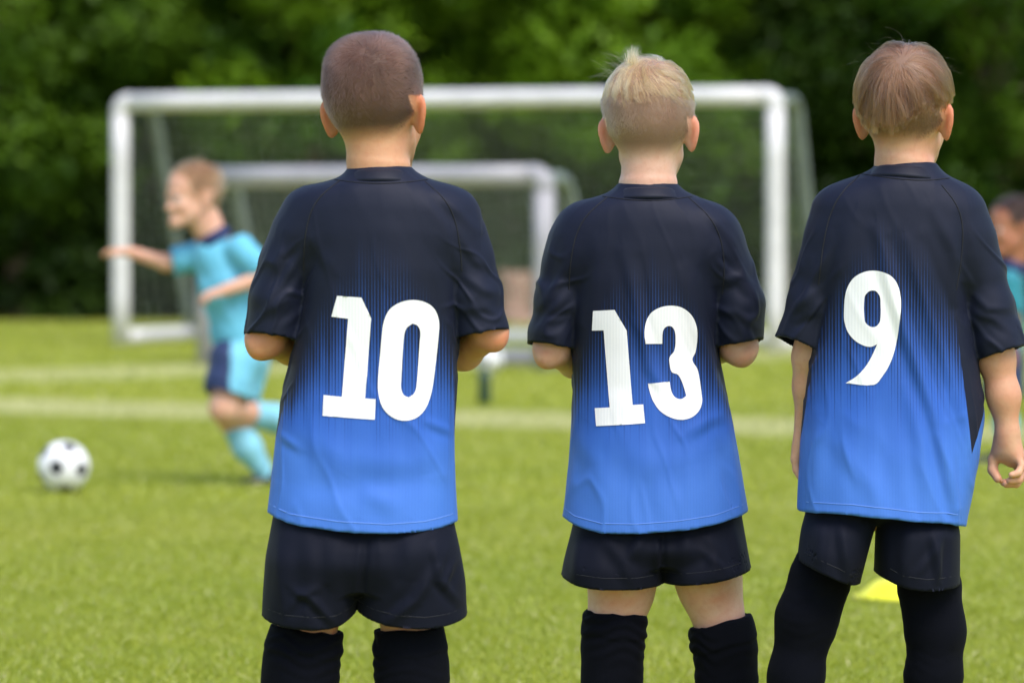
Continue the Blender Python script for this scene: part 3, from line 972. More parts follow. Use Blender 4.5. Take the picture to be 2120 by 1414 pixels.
def plane_cut(p0, p1, tilt=0.):
    """half-space below the line p0-p1 (x,z), back edge lower by tilt"""
    p0 = np.array(p0); p1 = np.array(p1); t = (p1 - p0) / np.linalg.norm(p1 - p0)
    n = np.array([t[1], -t[0]])
    if n[1] > 0: n = -n
    def fn(X, Y, Z): return (X - p0[0]) * n[0] + (Z - p0[1]) * n[1] + Y * tilt
    return fn

def hem_cut(pts, tilt=0.):
    pts = np.array(pts, float); pts = pts[np.argsort(pts[:, 0])]
    xs = np.linspace(pts[0, 0], pts[-1, 0], 60); zs = smooth_tab(xs, pts, .03)[0]
    def fn(X, Y, Z): return np.interp(X, xs, zs).astype(f32) - Z + Y * tilt
    return fn
print("people tools", round(time.time() - T0, 1))

# ------------------------------------------------------------------ the three boys in the foreground
HV = .0028
class Boy:
    def __init__(s, px0, sc, label):
        s.s = sc; s.D = FPX / sc; s.ox = (px0 - 1060.) / sc
        s.root = empty("person", (s.ox, s.D, 0), label, "person", "boys watching with their backs turned")
    def P(s, px, py, dy=0.):
        k = FPX / (s.D + dy)
        return np.array([(px - 1060.) / k - s.ox, dy, CAMZ - (py - HOR) / k])
    def xz(s, px, py, dy=-.09):
        p = s.P(px, py, dy); return (p[0], p[2])
    def rows(s, rows): 
        out = []
        for py, xl, xr, yb, yf, n in rows:
            a, b = s.P(xl, py), s.P(xr, py); out.append((a[2], a[0], b[0], yb, yf, n))
        return out

def build_boy(cfg):
    B = Boy(cfg['px0'], cfg['s'], cfg['label']); P = B.P; root = B.root; s = B.s
    px = lambda v: v / s
    # ---------- body: one continuous skin surface
    H = Head(P(*cfg['head'], cfg.get('head_dy', .0)), math.radians(cfg['yaw']), cfg['hsc'], math.radians(cfg.get('roll', 0)))
    F = Field((-.30, -.17, -.005), (.30, .30, 1.34), HV)
    head_prims(F, H, P(*cfg['neck'], -.018))
    tor = [(z, xl + .022, xr - .022, yb + .022, yf - .022, n) for z, xl, xr, yb, yf, n in B.rows([r for r in cfg['torso'] if r[0] < 1010])]
    F.add(loft(tor[1:], .02), .03)
    for arm in cfg['arms']:
        pts = [P(*q[:3]) for q in arm['pts']]; rs = [q[3] for q in arm['pts']]
        F.add(chain(pts, rs, .02), .02)
        if 'custom' in arm:
            for ch_, r1, r2, k_ in arm['custom']:
                F.add(chain([P(*q) for q in ch_], np.linspace(r1, r2, len(ch_)), k_), k_)
            continue
        d = pts[-1] - pts[-2] if 'hd' not in arm else np.array(arm['hd'])
        hand_prims(F, pts[-1], d, arm['palm'], arm['thumb'], arm.get('hs', .95), arm.get('curl', .6))
    for e_ in cfg.get('elbows', []): F.add(ell(P(*e_), (.0135, .0135, .015)), .016)
    for leg in cfg['legs']:
        pts = [P(*q[:3]) for q in leg]; rs = [q[3] - (0 if q[1] < cfg.get('sock_from', 1260) else .006) for q in leg]
        F.add(chain(pts, rs, .03), .03)
        a = pts[-1]; F.add(cone(a + np.array([0, -.012, -.035]), a + np.array([0, .10, -.055]), .026, .018), .02)
    V, Q = finish(F)
    q = H.l(V); above = hair_here(q)
    inhead = (q[:, 2] > -.06) & ((np.abs(q[:, 0]) < .0740) | (q[:, 2] > .034)) & (np.linalg.norm(q - [0, 0, .04], axis=1) < .14)
    mask = np.clip(above / .030 + .25, 0, 1) * inhead
    red = np.clip((np.abs(q[:, 0]) - .0745) / .007, 0, 1) * (np.abs(q[:, 2]) < .034) * .6  # ears: the red of light passing through them, painted into the skin colour
    for e_, r_, a_ in [(e, .030, .45) for e in cfg.get('elbows', [])] + [(k, .035, .3) for k in cfg.get('knees', [])]:   # elbows and the hollows of the knees are redder
        red = np.maximum(red, a_ * np.exp(-(np.linalg.norm(V - P(*e_), axis=1) / r_) ** 2) * (1 + .35 * vnoise(V, 150, 6)))
    red = np.clip(red, 0, 1)
    mesh_np("body", V, Q, cfg['skin'], root, attrs={"hairmask": mask, "red": red})
    eyes(H, root)
    B.H, B.bodyV, B.bodyQ, B.mask, B.above, B.q = H, V, Q, mask, above, q

    # ---------- jersey
    rows = B.rows(cfg['torso'])
    za = P(0, cfg['armpit'])[2]
    F = Field((-.30, -.17, .40), (.30, .17, 1.12), HV)
    hem = hem_cut([B.xz(a, b, -.10) for a, b in cfg['hem']], .0)
    F.add(opened(loft(rows, .016), hem, .0045, .03), .001)
    def kf(X, Y, Z):
        t = np.clip((Z - (za - .03)) / .09, 0, 1); return .007 + .045 * t * t * (3 - 2 * t)
    sl = []; cuts = []
    for sv in cfg['sleeves']:
        pts = [P(*q[:3]) for q in sv['pts']]; rs = [px(q[3]) for q in sv['pts']]
        ch = chain(pts, rs, .02, (0, 1, 0, .80)); sl.append(ch[0])
        cuts.append(plane_cut(B.xz(*sv['cuff'][0], 0), B.xz(*sv['cuff'][1], 0), sv.get('tilt', -.12)))
        F.add(opened(ch, cuts[-1], .004, .03), kf)
    V, Q = finish(F, 6)
    N = vnormals(V, Q)
    st = [([B.xz(a, b) for a, b in pts], px(w), amp * .001) for pts, w, amp in cfg['folds']]
    ds = np.minimum(*[f(V[:, 0], V[:, 1], V[:, 2]) for f in sl])
    arm = np.clip(1 - (ds - .003) / .03, 0, 1) * np.clip((P(0, cfg['collar'][2])[2] - .06 - V[:, 2]) / .08, 0, 1)
    sgx = np.sign(V[:, 0])
    V = snap_edge(V, hem)
    for k_, cf in enumerate(cuts): V = snap_edge(V, cf, .0026, (sl[k_](V[:, 0], V[:, 1], V[:, 2]) < .003))
    Vd = np.stack([V[:, 0] * .9 + sgx * V[:, 2] * .75, V[:, 1] * .8, V[:, 2] * .35 - sgx * V[:, 0] * .35], 1)   # creases run from the armpit out and down
    low = np.clip((P(0, 620)[2] - V[:, 2]) / .1, 0, 1)
    Vt = np.stack([V[:, 0] * 1.0 + V[:, 2] * .22, V[:, 1], V[:, 2] * .33], 1)
    V = V + N * (fold_disp(V, N, st) * .72 + .0005 * vnoise(V * [1.6, 1, .5], 34, cfg['seed']) + .0028 * arm * ridged(Vd, 46, cfg['seed'] + 3)
                 + (.0006 + .0007 * low) * (1 - arm) * ridged(Vt, 30, cfg['seed'] + 8))[:, None]
    # turned and stitched hems: the edge is a little fuller than the cloth above it
    slv = (ds < .005).astype(f32)
    jersey = mesh_np("jersey", V, Q, cfg['jersey'](B), root, attrs={"sleeve": slv})
    jb = bvh_of(V, Q)
    B.jb = jb
    # raglan seams, hem and cuff stitching
    for ln in cfg['seams']:
        pts = project_back(jb, densify(chaikin([B.xz(a, b, -.05) for a, b in ln]), .006), .0002, drop=True)
        cord("seam", pts, .0011, STITCH, jersey)
    hl = densify([B.xz(a, b - 21, -.10) for a, b in cfg['hem']][0:], .008)[2:-2]
    cord("hem_stitching", project_back(jb, hl, -.0002, drop=True), .0010, STITCH_B, jersey)
    # collar: a stitched band standing round the neck
    cx, yt, yb_, ht, hb, slope = cfg['collar']
    prof = [(ht - 3, yt + 10, -.006), (ht - 2, yt + 1, -.003), (ht + 1, yt - 1, 0), (ht + 5, yt + 3, .001), ((ht + hb) / 2, (yt + yb_) / 2 + 1, .0012), ((ht + 2 * hb) / 3, (yt + 2 * yb_) / 3 + 1, .0004), (hb - 1, yb_ - 1, -.0030), (hb - 1, yb_ + 5, -.010)]
    n = 64; CV = []
    c0 = P(cx, yt, -.018)
    for r, y, e in prof:
        for j in range(n):
            th = 2 * math.pi * j / n; rx = px(r); ry = px(r) * .98 + .004 + e
            fr = (1 + math.sin(th)) / 2
            CV.append((c0[0] + rx * math.cos(th), -.014 + ry * math.sin(th) * (1.0 if math.sin(th) < 0 else .95), P(cx, y, -.018)[2] - .042 * fr ** 1.6 - slope * rx * math.cos(th)))
    CF = [(i * n + j, i * n + (j + 1) % n, (i + 1) * n + (j + 1) % n, (i + 1) * n + j) for i in range(len(prof) - 1) for j in range(n)]
    mesh_np("collar", CV, CF, NAVY, jersey)
    cl = [B.xz(cx - hb - 2, yb_ - 3 - slope * 60, -.06), B.xz(cx - hb * .5, yb_ + 4 - slope * 40, -.06), B.xz(cx, yb_ + 6, -.06), B.xz(cx + hb * .5, yb_ + 4 + slope * 40, -.06), B.xz(cx + hb + 2, yb_ - 3 + slope * 60, -.06)]
    cord("collar_seam", project_back(jb, densify(chaikin(cl), .005), .0004, drop=True), .0009, STITCH, jersey)
    # numbers: printed film lying on the cloth
    for name, outlines in cfg['digits']:
        polys = []
        for pl, (ox_, oy_, k), sm in outlines:
            pp = [(ox_ + a * k, oy_ + b * k) for a, b in pl]
            pp = smooth_poly(pp, 62, 4) if sm else densify(pp + pp[:1], 6)[:-1]
            polys.append(np.array([B.xz(a, b, -.10) for a, b in pp]))
        allp = np.concatenate(polys); edges = []; o = 0
        for p in polys:
            edges += [(o + i, o + (i + 1) % len(p)) for i in range(len(p))]; o += len(p)
        lo, hi = allp.min(0), allp.max(0); g = .0027
        def inside(pt):
            c = np.zeros(len(pt), bool)
            for p in polys:
                a, b = p, np.roll(p, -1, 0)
                for (x0, z0), (x1, z1) in zip(a, b):
                    if z0 == z1: continue
                    m = ((z0 > pt[:, 1]) != (z1 > pt[:, 1])) & (pt[:, 0] < (x1 - x0) * (pt[:, 1] - z0) / (z1 - z0) + x0)
                    c ^= m
            return c
        gx, gz = np.meshgrid(np.arange(lo[0], hi[0], g), np.arange(lo[1], hi[1], g)); gp = np.stack([gx.ravel(), gz.ravel()], 1)
        gp = gp[inside(gp)]
        dmin = np.min(np.linalg.norm(gp[:, None] - allp[None], axis=2), 1); gp = gp[dmin > .0013]
        res = delaunay_2d_cdt([Vector(p) for p in np.concatenate([allp, gp])], edges, [], 0, 1e-6)
        v2 = np.array([(v.x, v.y) for v in res[0]]); tri = np.array([f for f in res[2]])
        tri = tri[inside(v2[tri].mean(1))]
        v3 = project_back(jb, v2, .0012)
        a, b, c = v3[tri[:, 0]], v3[tri[:, 1]], v3[tri[:, 2]]
        fl = np.cross(b - a, c - a)[:, 1] > 0; tri[fl] = tri[fl][:, ::-1]
        mesh_np(name, v3, tri, PRINT, jersey)

    # ---------- shorts
    F = Field((-.28, -.18, .18), (.28, .17, .66), HV)
    zj = P(0, cfg['hem'][len(cfg['hem']) // 2][1])[2]
    def under(rows):       # the waist sits inside the jersey
        o = []
        for z, xl, xr, yb, yf, n in rows:
            k = min(1, max(0, (z - zj + .02) / .03)); o.append((z, xl + .006 * k, xr - .006 * k, yb + .026 * k, yf - .012 * k, n - .3 * k))
        return o
    hips = under(B.rows(cfg['hips']))
    F.add(loft(hips, .02), .004)
    sc_ = []; xm = B.P(cfg['crotch'], 1200)[0]
    for rws, hm in cfg['shorts']:
        sc_.append(hem_cut([B.xz(a, b, -.10) for a, b in hm], .03))
        zc_ = P(0, cfg.get('split', 1250))[2]
        F.add(opened(loft(under(B.rows(rws)), .02), sc_[-1], .0045, .03), lambda X, Y, Z: .005 + .050 * np.clip((Z - zc_) / .09, 0, 1) * np.clip(1 - (np.abs(X - xm) - .04) / .05, .1, 1))
    V, Q = finish(F)
    xm = B.P(cfg['crotch'], 1200)[0]
    V = snap_edge(V, sc_[0], .0026, V[:, 0] < xm); V = snap_edge(V, sc_[1], .0026, V[:, 0] > xm)
    N = vnormals(V, Q)
    st = [([B.xz(a, b) for a, b in pts], px(w), amp * .001) for pts, w, amp in cfg['sfolds']]
    V = V + N * (fold_disp(V, N, st) + .0010 * vnoise(V * [1.2, 1, .7], 22, cfg['seed'] + 5) + .0010 * ridged(V * [1.1, .4, .5], 24, cfg['seed'] + 15) * np.clip(-N[:, 1] * 1.5, 0, 1))[:, None]
    sh = mesh_np("shorts", V, Q, SHORTS, root)
    sb = bvh_of(V, Q)
    for rws, hm in cfg['shorts']:
        hl = densify([B.xz(a, b - 22, -.10) for a, b in hm], .008)[1:-1]
        cord("hem_stitching", project_back(sb, hl, -.0003, drop=True), .0008, STITCH, sh)

    # ---------- socks and boots
    for sk in cfg['socks']:
        pts = [P(*q[:3]) for q in sk['pts']]; rs = [q[3] for q in sk['pts']]
        lo = np.min(pts, 0) - .09; hi = np.max(pts, 0) + .09
        F = Field(lo, hi, .003)
        cut = plane_cut(B.xz(*sk['top'][0], 0), B.xz(*sk['top'][1], 0), 0.)
        up = lambda X, Y, Z: -cut(X, Y, Z)
        ch = chain(pts, rs, .03)
        F.add(opened(ch, up, .004, .02), .001)
        if sk.get('turn', 1):
            w = px(sk.get('band', 48))
            cuffc = chain(pts, [r + .0020 for r in rs], .03)
            def band(X, Y, Z):
                c = up(X, Y, Z) + .002 * np.sin(X * 90 + 1) ; return np.maximum(np.maximum(cuffc[0](X, Y, Z), c), -(c + w))
            F.add((band, cuffc[1], cuffc[2]), .004)
        V, Q = finish(F, 4); N = vnormals(V, Q)
        zt = P(0, sk['top'][0][1])[2]
        rip = np.sin((V[:, 2] + .010 * np.sin(V[:, 0] * 60 + cfg['seed']) + .006 * vnoise(V, 40, 3)) * 6.283 / .021)
        fade = np.clip(1 - (zt - V[:, 2]) / .12, .15, 1)
        V = V + N * (.0013 * rip * fade * np.clip(vnoise(V, 22, 9) + .6, 0, 1.4) + .0008 * vnoise(V, 60, 2))[:, None]
        mesh_np("sock", V, Q, SOCK, root)
        a = pts[-1]
        F = Field(a + np.array([-.07, -.10, -.13]), a + np.array([.07, .20, .06]), .0035)
        z0 = -a[2]
        F.add(cone(a + np.array([0, -.018, z0 + .040]), a + np.array([0, .045, z0 + .040]), .034, .034), .01)
        F.add(cone(a + np.array([0, .03, z0 + .034]), a + np.array([.004, .125, z0 + .026]), .033, .026, (1, 0, 0, .85)), .02)
        F.add(cone(a + np.array([0, -.012, z0 + .05]), a + np.array([0, -.010, z0 + .075]), .032, .031), .015)
        fl = lambda X, Y, Z: (z0 + a[2] + .004) - Z + 0 * X + 0 * Y
        F.add((fl, F.lo, a + .25), .004, 'i')
        V, Q = finish(F); mesh_np("boot", V, Q, SHOE, root)
    return B

# ---- configuration of each boy; photo pixels, metres for radii and depths
def jm(z_lo, z_hi, xc, panels, nm):
    return lambda B: jersey_mat(nm, B.P(xc, 600)[0], B.P(0, z_lo)[2], B.P(0, z_hi)[2], [(B.xz(*p, -.04), B.xz(*q, -.04), sg, B.xz(*c, -.04) if c else None) for p, q, sg, c in panels])
C1 = (480, 340, .4243); C2 = (1080, 360, .3819); C3 = (1560, 320, .382)
ONE10 = [(513, 643), (633, 651), (680, 752), (650, 1143), (702, 1146), (697, 1247), (441, 1229), (447, 1128), (536, 1136), (567, 755), (485, 745)]
ZERO_O = [(880, 663), (940, 674), (985, 708), (1007, 768), (1005, 840), (988, 1000), (972, 1110), (945, 1190), (905, 1235), (855, 1252), (795, 1242), (742, 1198), (716, 1130), (712, 1060), (722, 940), (732, 830), (742, 765), (770, 708), (820, 675)]
ZERO_I = [(880, 778), (905, 790), (917, 822), (914, 865), (899, 1075), (888, 1118), (862, 1139), (838, 1128), (825, 1098), (825, 1055), (838, 850), (850, 802)]
ONE13 = [(390, 745), (505, 738), (570, 850), (603, 1253), (660, 1250), (669, 1352), (407, 1371), (400, 1274), (480, 1268), (447, 850), (384, 852)]
THREE = [(672, 922), (665, 860), (675, 800), (705, 752), (752, 724), (812, 715), (872, 727), (922, 767), (950, 830), (955, 900), (945, 968), (928, 1012), (955, 1060), (968, 1120), (977, 1195), (980, 1240), (962, 1288), (920, 1323), (860, 1334), (800, 1318), (745, 1280), (710, 1225), (692, 1170), (686, 1138), (803, 1127), (812, 1180), (832, 1212), (865, 1222), (893, 1205), (885, 1175), (870, 1130), (848, 1090), (815, 1076), (803, 1030), (803, 995), (828, 960), (835, 900), (829, 850), (810, 827), (783, 830), (766, 855), (763, 922)]
NINE_O = [(645, 630), (700, 637), (747, 663), (780, 712), (795, 780), (793, 870), (785, 970), (765, 1060), (737, 1140), (702, 1198), (655, 1248), (505, 1241), (560, 1205), (610, 1150), (645, 1090), (672, 1028), (640, 1042), (600, 1036), (552, 1007), (517, 962), (500, 905), (498, 850), (502, 780), (515, 722), (545, 672), (592, 641)]
NINE_I = [(645, 737), (667, 743), (685, 770), (689, 805), (687, 900), (670, 928), (648, 936), (622, 925), (605, 900), (604, 778), (620, 748)]

SK10 = skin_mat("skin_tan", (.56, .300, .165), (.55, .235, .13), (.050, .028, .022))
SK13 = skin_mat("skin_fair", (.67, .430, .315), (.63, .32, .22), (.25, .150, .105))
SK9 = skin_mat("skin_warm", (.57, .325, .20), (.56, .25, .15), (.15, .085, .055))

B10 = dict(
    px0=768, s=1330, crotch=737, elbows=[(536, 722, -.014), (1026, 704, -.012)], label="boy with cropped dark brown hair wearing a blue jersey with the number ten", seed=1, skin=SK10,
    head=(779, 243), yaw=17, roll=-2, hsc=.93, neck=(787, 400),
    torso=[(345, 722, 852, -.066, .036, 2.0), (356, 714, 862, -.072, .045, 2.0), (372, 702, 886, -.080, .055, 2.1), (380, 676, 905, -.085, .06, 2.1), (389, 650, 922, -.089, .065, 2.15), (400, 634, 942, -.092, .07, 2.2), (425, 628, 957, -.097, .08, 2.25),
           (480, 627, 957, -.101, .088, 2.3), (560, 630, 955, -.102, .095, 2.35), (640, 622, 952, -.098, .10, 2.35), (720, 606, 949, -.094, .102, 2.35), (800, 588, 946, -.094, .102, 2.35), (900, 571, 942, -.099, .103, 2.4),
           (1000, 560, 943, -.106, .105, 2.4), (1065, 553, 947, -.112, .106, 2.4), (1140, 546, 952, -.116, .108, 2.4)],
    hem=[(530, 1060), (553, 1070), (600, 1086), (700, 1099), (800, 1105), (880, 1101), (948, 1088), (970, 1080)], armpit=560,
    sleeves=[dict(pts=[(640, 449, 0, 57), (622, 490, 0, 57), (600, 545, 0, 56), (578, 620, 0, 56), (568, 690, .004, 55), (561, 770, .008, 54)], cuff=((513, 692), (610, 706))),
             dict(pts=[(932, 450, 0, 57), (946, 490, 0, 56), (962, 540, 0, 56), (980, 610, 0, 56), (996, 690, .004, 55), (1007, 770, .008, 54)], cuff=((948, 704), (1051, 684)))],
    arms=[dict(pts=[(640, 480, 0, .032), (590, 590, 0, .031), (549, 702, 0, .0275), (605, 717, .085, .0265), (670, 700, .175, .020)], palm=(.3, -1, .1), thumb=(0, 0, 1)),
          dict(pts=[(930, 480, 0, .032), (978, 590, 0, .031), (1013, 687, 0, .0260), (960, 728, .08, .0265), (890, 738, .17, .020)], palm=(-.3, -1, .1), thumb=(0, 0, 1))],
    legs=[[(690, 1040, .0, .064), (650, 1200, 0, .056), (636, 1300, 0, .0455), (624, 1400, -.008, .046), (628, 1560, 0, .036), (635, 1690, 0, .027)],
          [(810, 1040, .0, .064), (845, 1200, 0, .056), (848, 1300, 0, .0435), (851, 1400, -.008, .046), (850, 1560, 0, .036), (848, 1690, 0, .027)]],
    hips=[(1000, 590, 915, -.095, .085, 2.3), (1080, 572, 930, -.105, .09, 2.3), (1160, 560, 940, -.108, .09, 2.3), (1215, 570, 930, -.09, .08, 2.3)],
    shorts=[([(1040, 562, 752, -.105, .095, 2.5), (1150, 551, 752, -.112, .10, 2.5), (1230, 546, 742, -.108, .10, 2.4), (1340, 541, 734, -.10, .098, 2.3)], [(530, 1278), (543, 1284), (590, 1295), (650, 1299), (695, 1297), (725, 1283), (738, 1268), (760, 1255)]),
            ([(1040, 745, 942, -.103, .095, 2.5), (1130, 745, 953, -.108, .10, 2.5), (1200, 741, 964, -.106, .10, 2.4), (1340, 735, 971, -.10, .098, 2.3)], [(715, 1258), (738, 1271), (770, 1284), (820, 1295), (880, 1300), (930, 1294), (969, 1282), (985, 1276)])],
    socks=[dict(pts=[(640, 1280, 0, .0455), (633, 1315, 0, .0465), (624, 1365, -.006, .0515), (620, 1420, -.006, .051), (628, 1560, 0, .040), (635, 1690, 0, .031)], top=((570, 1292), (700, 1308))),
           dict(pts=[(850, 1280, 0, .0435), (848, 1315, 0, .0445), (850, 1370, -.006, .0495), (853, 1420, -.006, .0490), (850, 1560, 0, .040), (848, 1690, 0, .031)], top=((785, 1304), (910, 1297)))],
    collar=(788, 352, 375, 70, 95, 0.0),
    seams=[[(704, 374), (660, 410), (640, 450), (631, 510), (629, 560)], [(880, 376), (925, 415), (945, 460), (954, 520), (956, 560)]],
    folds=[([(636, 500), (600, 560), (545, 640)], 11, 4.5), ([(628, 560), (590, 620), (530, 660)], 10, 3.5), ([(616, 520), (585, 540), (560, 610)], 9, -3.5), ([(630, 640), (580, 680)], 9, 3),
           ([(958, 500), (985, 540), (1010, 560)], 9, 3.5), ([(956, 570), (1000, 600), (1030, 610)], 10, 3.5), ([(960, 640), (1005, 640), (1040, 660)], 9, 2.5), ([(905, 400), (950, 440), (985, 480)], 10, 3), ([(890, 400), (935, 460), (960, 540)], 12, -2.5),
           ([(640, 480), (660, 520), (690, 560)], 14, 3), ([(640, 560), (630, 700), (600, 860), (580, 1000)], 22, 4), ([(700, 440), (680, 560), (660, 700)], 26, 2.5), ([(935, 560), (930, 700), (925, 860), (915, 980)], 20, 4),
           ([(610, 900), (720, 950), (850, 960), (920, 930)], 26, 3), ([(600, 1000), (720, 1010), (860, 990)], 24, -2.5), ([(640, 860), (700, 980), (720, 1080)], 30, 3), ([(860, 860), (900, 980), (905, 1080)], 24, 3.5), ([(880, 870), (935, 900)], 9, 3), ([(790, 460), (800, 620), (780, 800)], 40, 2), ([(575, 900), (620, 930)], 9, 3), ([(740, 1000), (830, 1060)], 20, 2.5)],
    sfolds=[([(640, 1110), (650, 1200), (640, 1285)], 22, 6), ([(700, 1110), (690, 1200), (700, 1280)], 18, 4), ([(610, 1220), (650, 1240), (690, 1290)], 9, 5), ([(600, 1260), (620, 1230), (660, 1215)], 9, 4),
            ([(900, 1180), (860, 1240), (800, 1290)], 12, 6), ([(900, 1130), (910, 1200), (950, 1250)], 9, 5), ([(920, 1210), (940, 1160)], 8, 4), ([(850, 1110), (840, 1200)], 24, 5), ([(760, 1110), (745, 1260)], 8, -5), ([(590, 1100), (585, 1250)], 24, 4)],
    jersey=jm(880, 470, 790, [((646, 600), (570, 905), -1, None), ((944, 600), (940, 905), 1, None)], "jersey_print_ten"),
    digits=[("digit_one", [(ONE10, C1, False)]), ("digit_zero", [(ZERO_O, C1, True), (ZERO_I, C1, True)])])

B13 = dict(
    px0=1365, s=1245, crotch=1371, split=1195, elbows=[(1130, 742, -.012), (1537, 738, -.012)], knees=[(1285, 1242, -.045), (1482, 1245, -.045)], label="blond boy with shaved sides wearing a blue jersey with the number thirteen", seed=21, skin=SK13,
    head=(1345, 281), yaw=8, roll=-1, hsc=.905, neck=(1340, 430),
    torso=[(380, 1280, 1402, -.064, .036, 2.0), (392, 1271, 1411, -.070, .045, 2.0), (405, 1250, 1428, -.078, .055, 2.1), (414, 1228, 1446, -.083, .06, 2.1), (424, 1210, 1460, -.088, .066, 2.15), (436, 1194, 1480, -.091, .072, 2.2), (458, 1186, 1498, -.095, .08, 2.25),
           (510, 1180, 1500, -.099, .088, 2.3), (580, 1180, 1494, -.100, .095, 2.35), (660, 1181, 1487, -.096, .10, 2.35), (730, 1183, 1487, -.092, .102, 2.35), (800, 1185, 1500, -.092, .102, 2.35), (880, 1181, 1518, -.098, .103, 2.4),
           (960, 1176, 1531, -.106, .105, 2.4), (1030, 1169, 1544, -.113, .106, 2.4), (1075, 1163, 1551, -.117, .107, 2.4), (1140, 1158, 1556, -.120, .108, 2.4)],
    hem=[(1150, 1066), (1163, 1075), (1190, 1092), (1245, 1104), (1320, 1104), (1400, 1098), (1480, 1087), (1550, 1067), (1570, 1060)], armpit=590,
    sleeves=[dict(pts=[(1205, 477, 0, 52), (1190, 505, 0, 50), (1176, 550, 0, 50), (1160, 620, 0, 50), (1147, 695, .004, 49), (1139, 770, .008, 48)], cuff=((1096, 710), (1178, 724))),
             dict(pts=[(1472, 479, 0, 52), (1486, 510, 0, 51), (1506, 565, 0, 52), (1528, 630, 0, 53), (1527, 685, .004, 50), (1523, 770, .01, 48)], cuff=((1484, 722), (1570, 705)))],
    arms=[dict(pts=[(1205, 500, 0, .031), (1163, 610, 0, .030), (1142, 722, 0, .0275), (1190, 747, .08, .0260), (1255, 735, .17, .019)], palm=(.3, -1, .1), thumb=(0, 0, 1)),
          dict(pts=[(1480, 500, 0, .031), (1517, 610, 0, .030), (1531, 718, .0, .0275), (1482, 716, .09, .0265), (1420, 700, .175, .019)], palm=(-.3, -1, .1), thumb=(0, 0, 1))],
    legs=[[(1310, 1040, .0, .066), (1292, 1160, 0, .056), (1285, 1230, 0, .0475), (1272, 1290, -.004, .0425), (1266, 1400, -.006, .0415), (1268, 1500, 0, .036), (1272, 1620, 0, .026)],
          [(1425, 1040, .0, .066), (1455, 1140, 0, .056), (1470, 1215, 0, .0475), (1490, 1285, -.004, .0415), (1503, 1400, -.006, .0425), (1503, 1500, 0, .036), (1500, 1620, 0, .026)]],
    hips=[(1010, 1200, 1520, -.098, .085, 2.3), (1080, 1192, 1532, -.108, .09, 2.3), (1130, 1185, 1535, -.108, .09, 2.3), (1165, 1200, 1520, -.09, .08, 2.3)],
    shorts=[([(1030, 1190, 1380, -.110, .095, 2.5), (1100, 1178, 1378, -.116, .10, 2.5), (1170, 1166, 1374, -.112, .10, 2.4), (1260, 1151, 1372, -.106, .098, 2.3)], [(1145, 1190), (1158, 1198), (1195, 1212), (1250, 1218), (1320, 1218), (1372, 1212), (1390, 1208)]),
            ([(1030, 1362, 1536, -.108, .095, 2.5), (1090, 1364, 1547, -.112, .10, 2.5), (1180, 1368, 1557, -.108, .10, 2.4), (1260, 1370, 1564, -.104, .098, 2.3)], [(1350, 1208), (1370, 1209), (1410, 1210), (1450, 1206), (1510, 1196), (1558, 1183), (1575, 1178)])],
    socks=[dict(pts=[(1280, 1250, -.002, .0432), (1272, 1290, -.004, .0460), (1268, 1350, -.006, .0450), (1266, 1420, -.006, .0440), (1268, 1500, 0, .040), (1272, 1620, 0, .030)], top=((1215, 1262), (1335, 1272))),
           dict(pts=[(1484, 1260, -.002, .0425), (1494, 1300, -.004, .0455), (1502, 1350, -.006, .0455), (1505, 1420, -.006, .0450), (1503, 1500, 0, .040), (1500, 1620, 0, .030)], top=((1440, 1298), (1545, 1270)))],
    collar=(1341, 389, 410, 67, 91, 0.0),
    seams=[[(1258, 408), (1212, 446), (1190, 490), (1180, 550), (1178, 600)], [(1424, 408), (1470, 450), (1492, 495), (1499, 550), (1496, 610)]],
    folds=[([(1178, 540), (1155, 590), (1120, 640)], 10, 4), ([(1175, 610), (1140, 650), (1110, 690)], 9, 3.5), ([(1160, 500), (1140, 560), (1130, 620)], 9, -3), ([(1176, 660), (1130, 670)], 8, 3),
           ([(1490, 590), (1530, 580), (1572, 620)], 10, 4), ([(1490, 640), (1530, 650), (1570, 680)], 9, 3.5), ([(1510, 480), (1535, 540), (1550, 600)], 10, 3), ([(1455, 430), (1490, 470), (1515, 500)], 9, 3), ([(1495, 530), (1520, 560)], 8, -4),
           ([(1290, 520), (1310, 610), (1345, 760), (1400, 850)], 13, 4), ([(1330, 540), (1340, 660), (1375, 780)], 12, -3), ([(1415, 560), (1440, 680), (1490, 810), (1520, 880)], 14, 5), ([(1455, 560), (1475, 680), (1505, 790)], 12, -4),
           ([(1240, 500), (1225, 620), (1200, 780)], 16, 3.5), ([(1190, 560), (1200, 700), (1190, 860)], 14, 3), ([(1420, 900), (1470, 870), (1510, 860)], 13, 4), ([(1190, 900), (1240, 960), (1260, 1085)], 24, 3.5), ([(1330, 900), (1350, 980), (1390, 1085)], 26, 3.5),
           ([(1510, 880), (1525, 970), (1540, 1060)], 11, 4.5), ([(1490, 920), (1500, 1000), (1520, 1060)], 12, -3.5), ([(1185, 960), (1175, 1060)], 10, 3), ([(1250, 900), (1330, 960), (1440, 940)], 28, 2.5), ([(1430, 960), (1440, 1080)], 26, 3)],
    sfolds=[([(1250, 1110), (1290, 1160), (1310, 1210)], 14, 4), ([(1330, 1110), (1300, 1160)], 12, 4), ([(1200, 1110), (1190, 1205)], 14, 5), ([(1460, 1100), (1480, 1150), (1470, 1200)], 14, 4.5), ([(1520, 1090), (1540, 1180)], 12, 4), ([(1372, 1095), (1371, 1212)], 7, -6), ([(1420, 1100), (1410, 1200)], 14, 3), ([(1500, 1180), (1440, 1130)], 9, 3)],
    jersey=jm(885, 510, 1340, [((1192, 640), (1178, 930), -1, None), ((1478, 650), (1521, 890), 1, None)], "jersey_print_thirteen"),
    digits=[("digit_one", [(ONE13, C2, False)]), ("digit_three", [(THREE, C2, True)])])

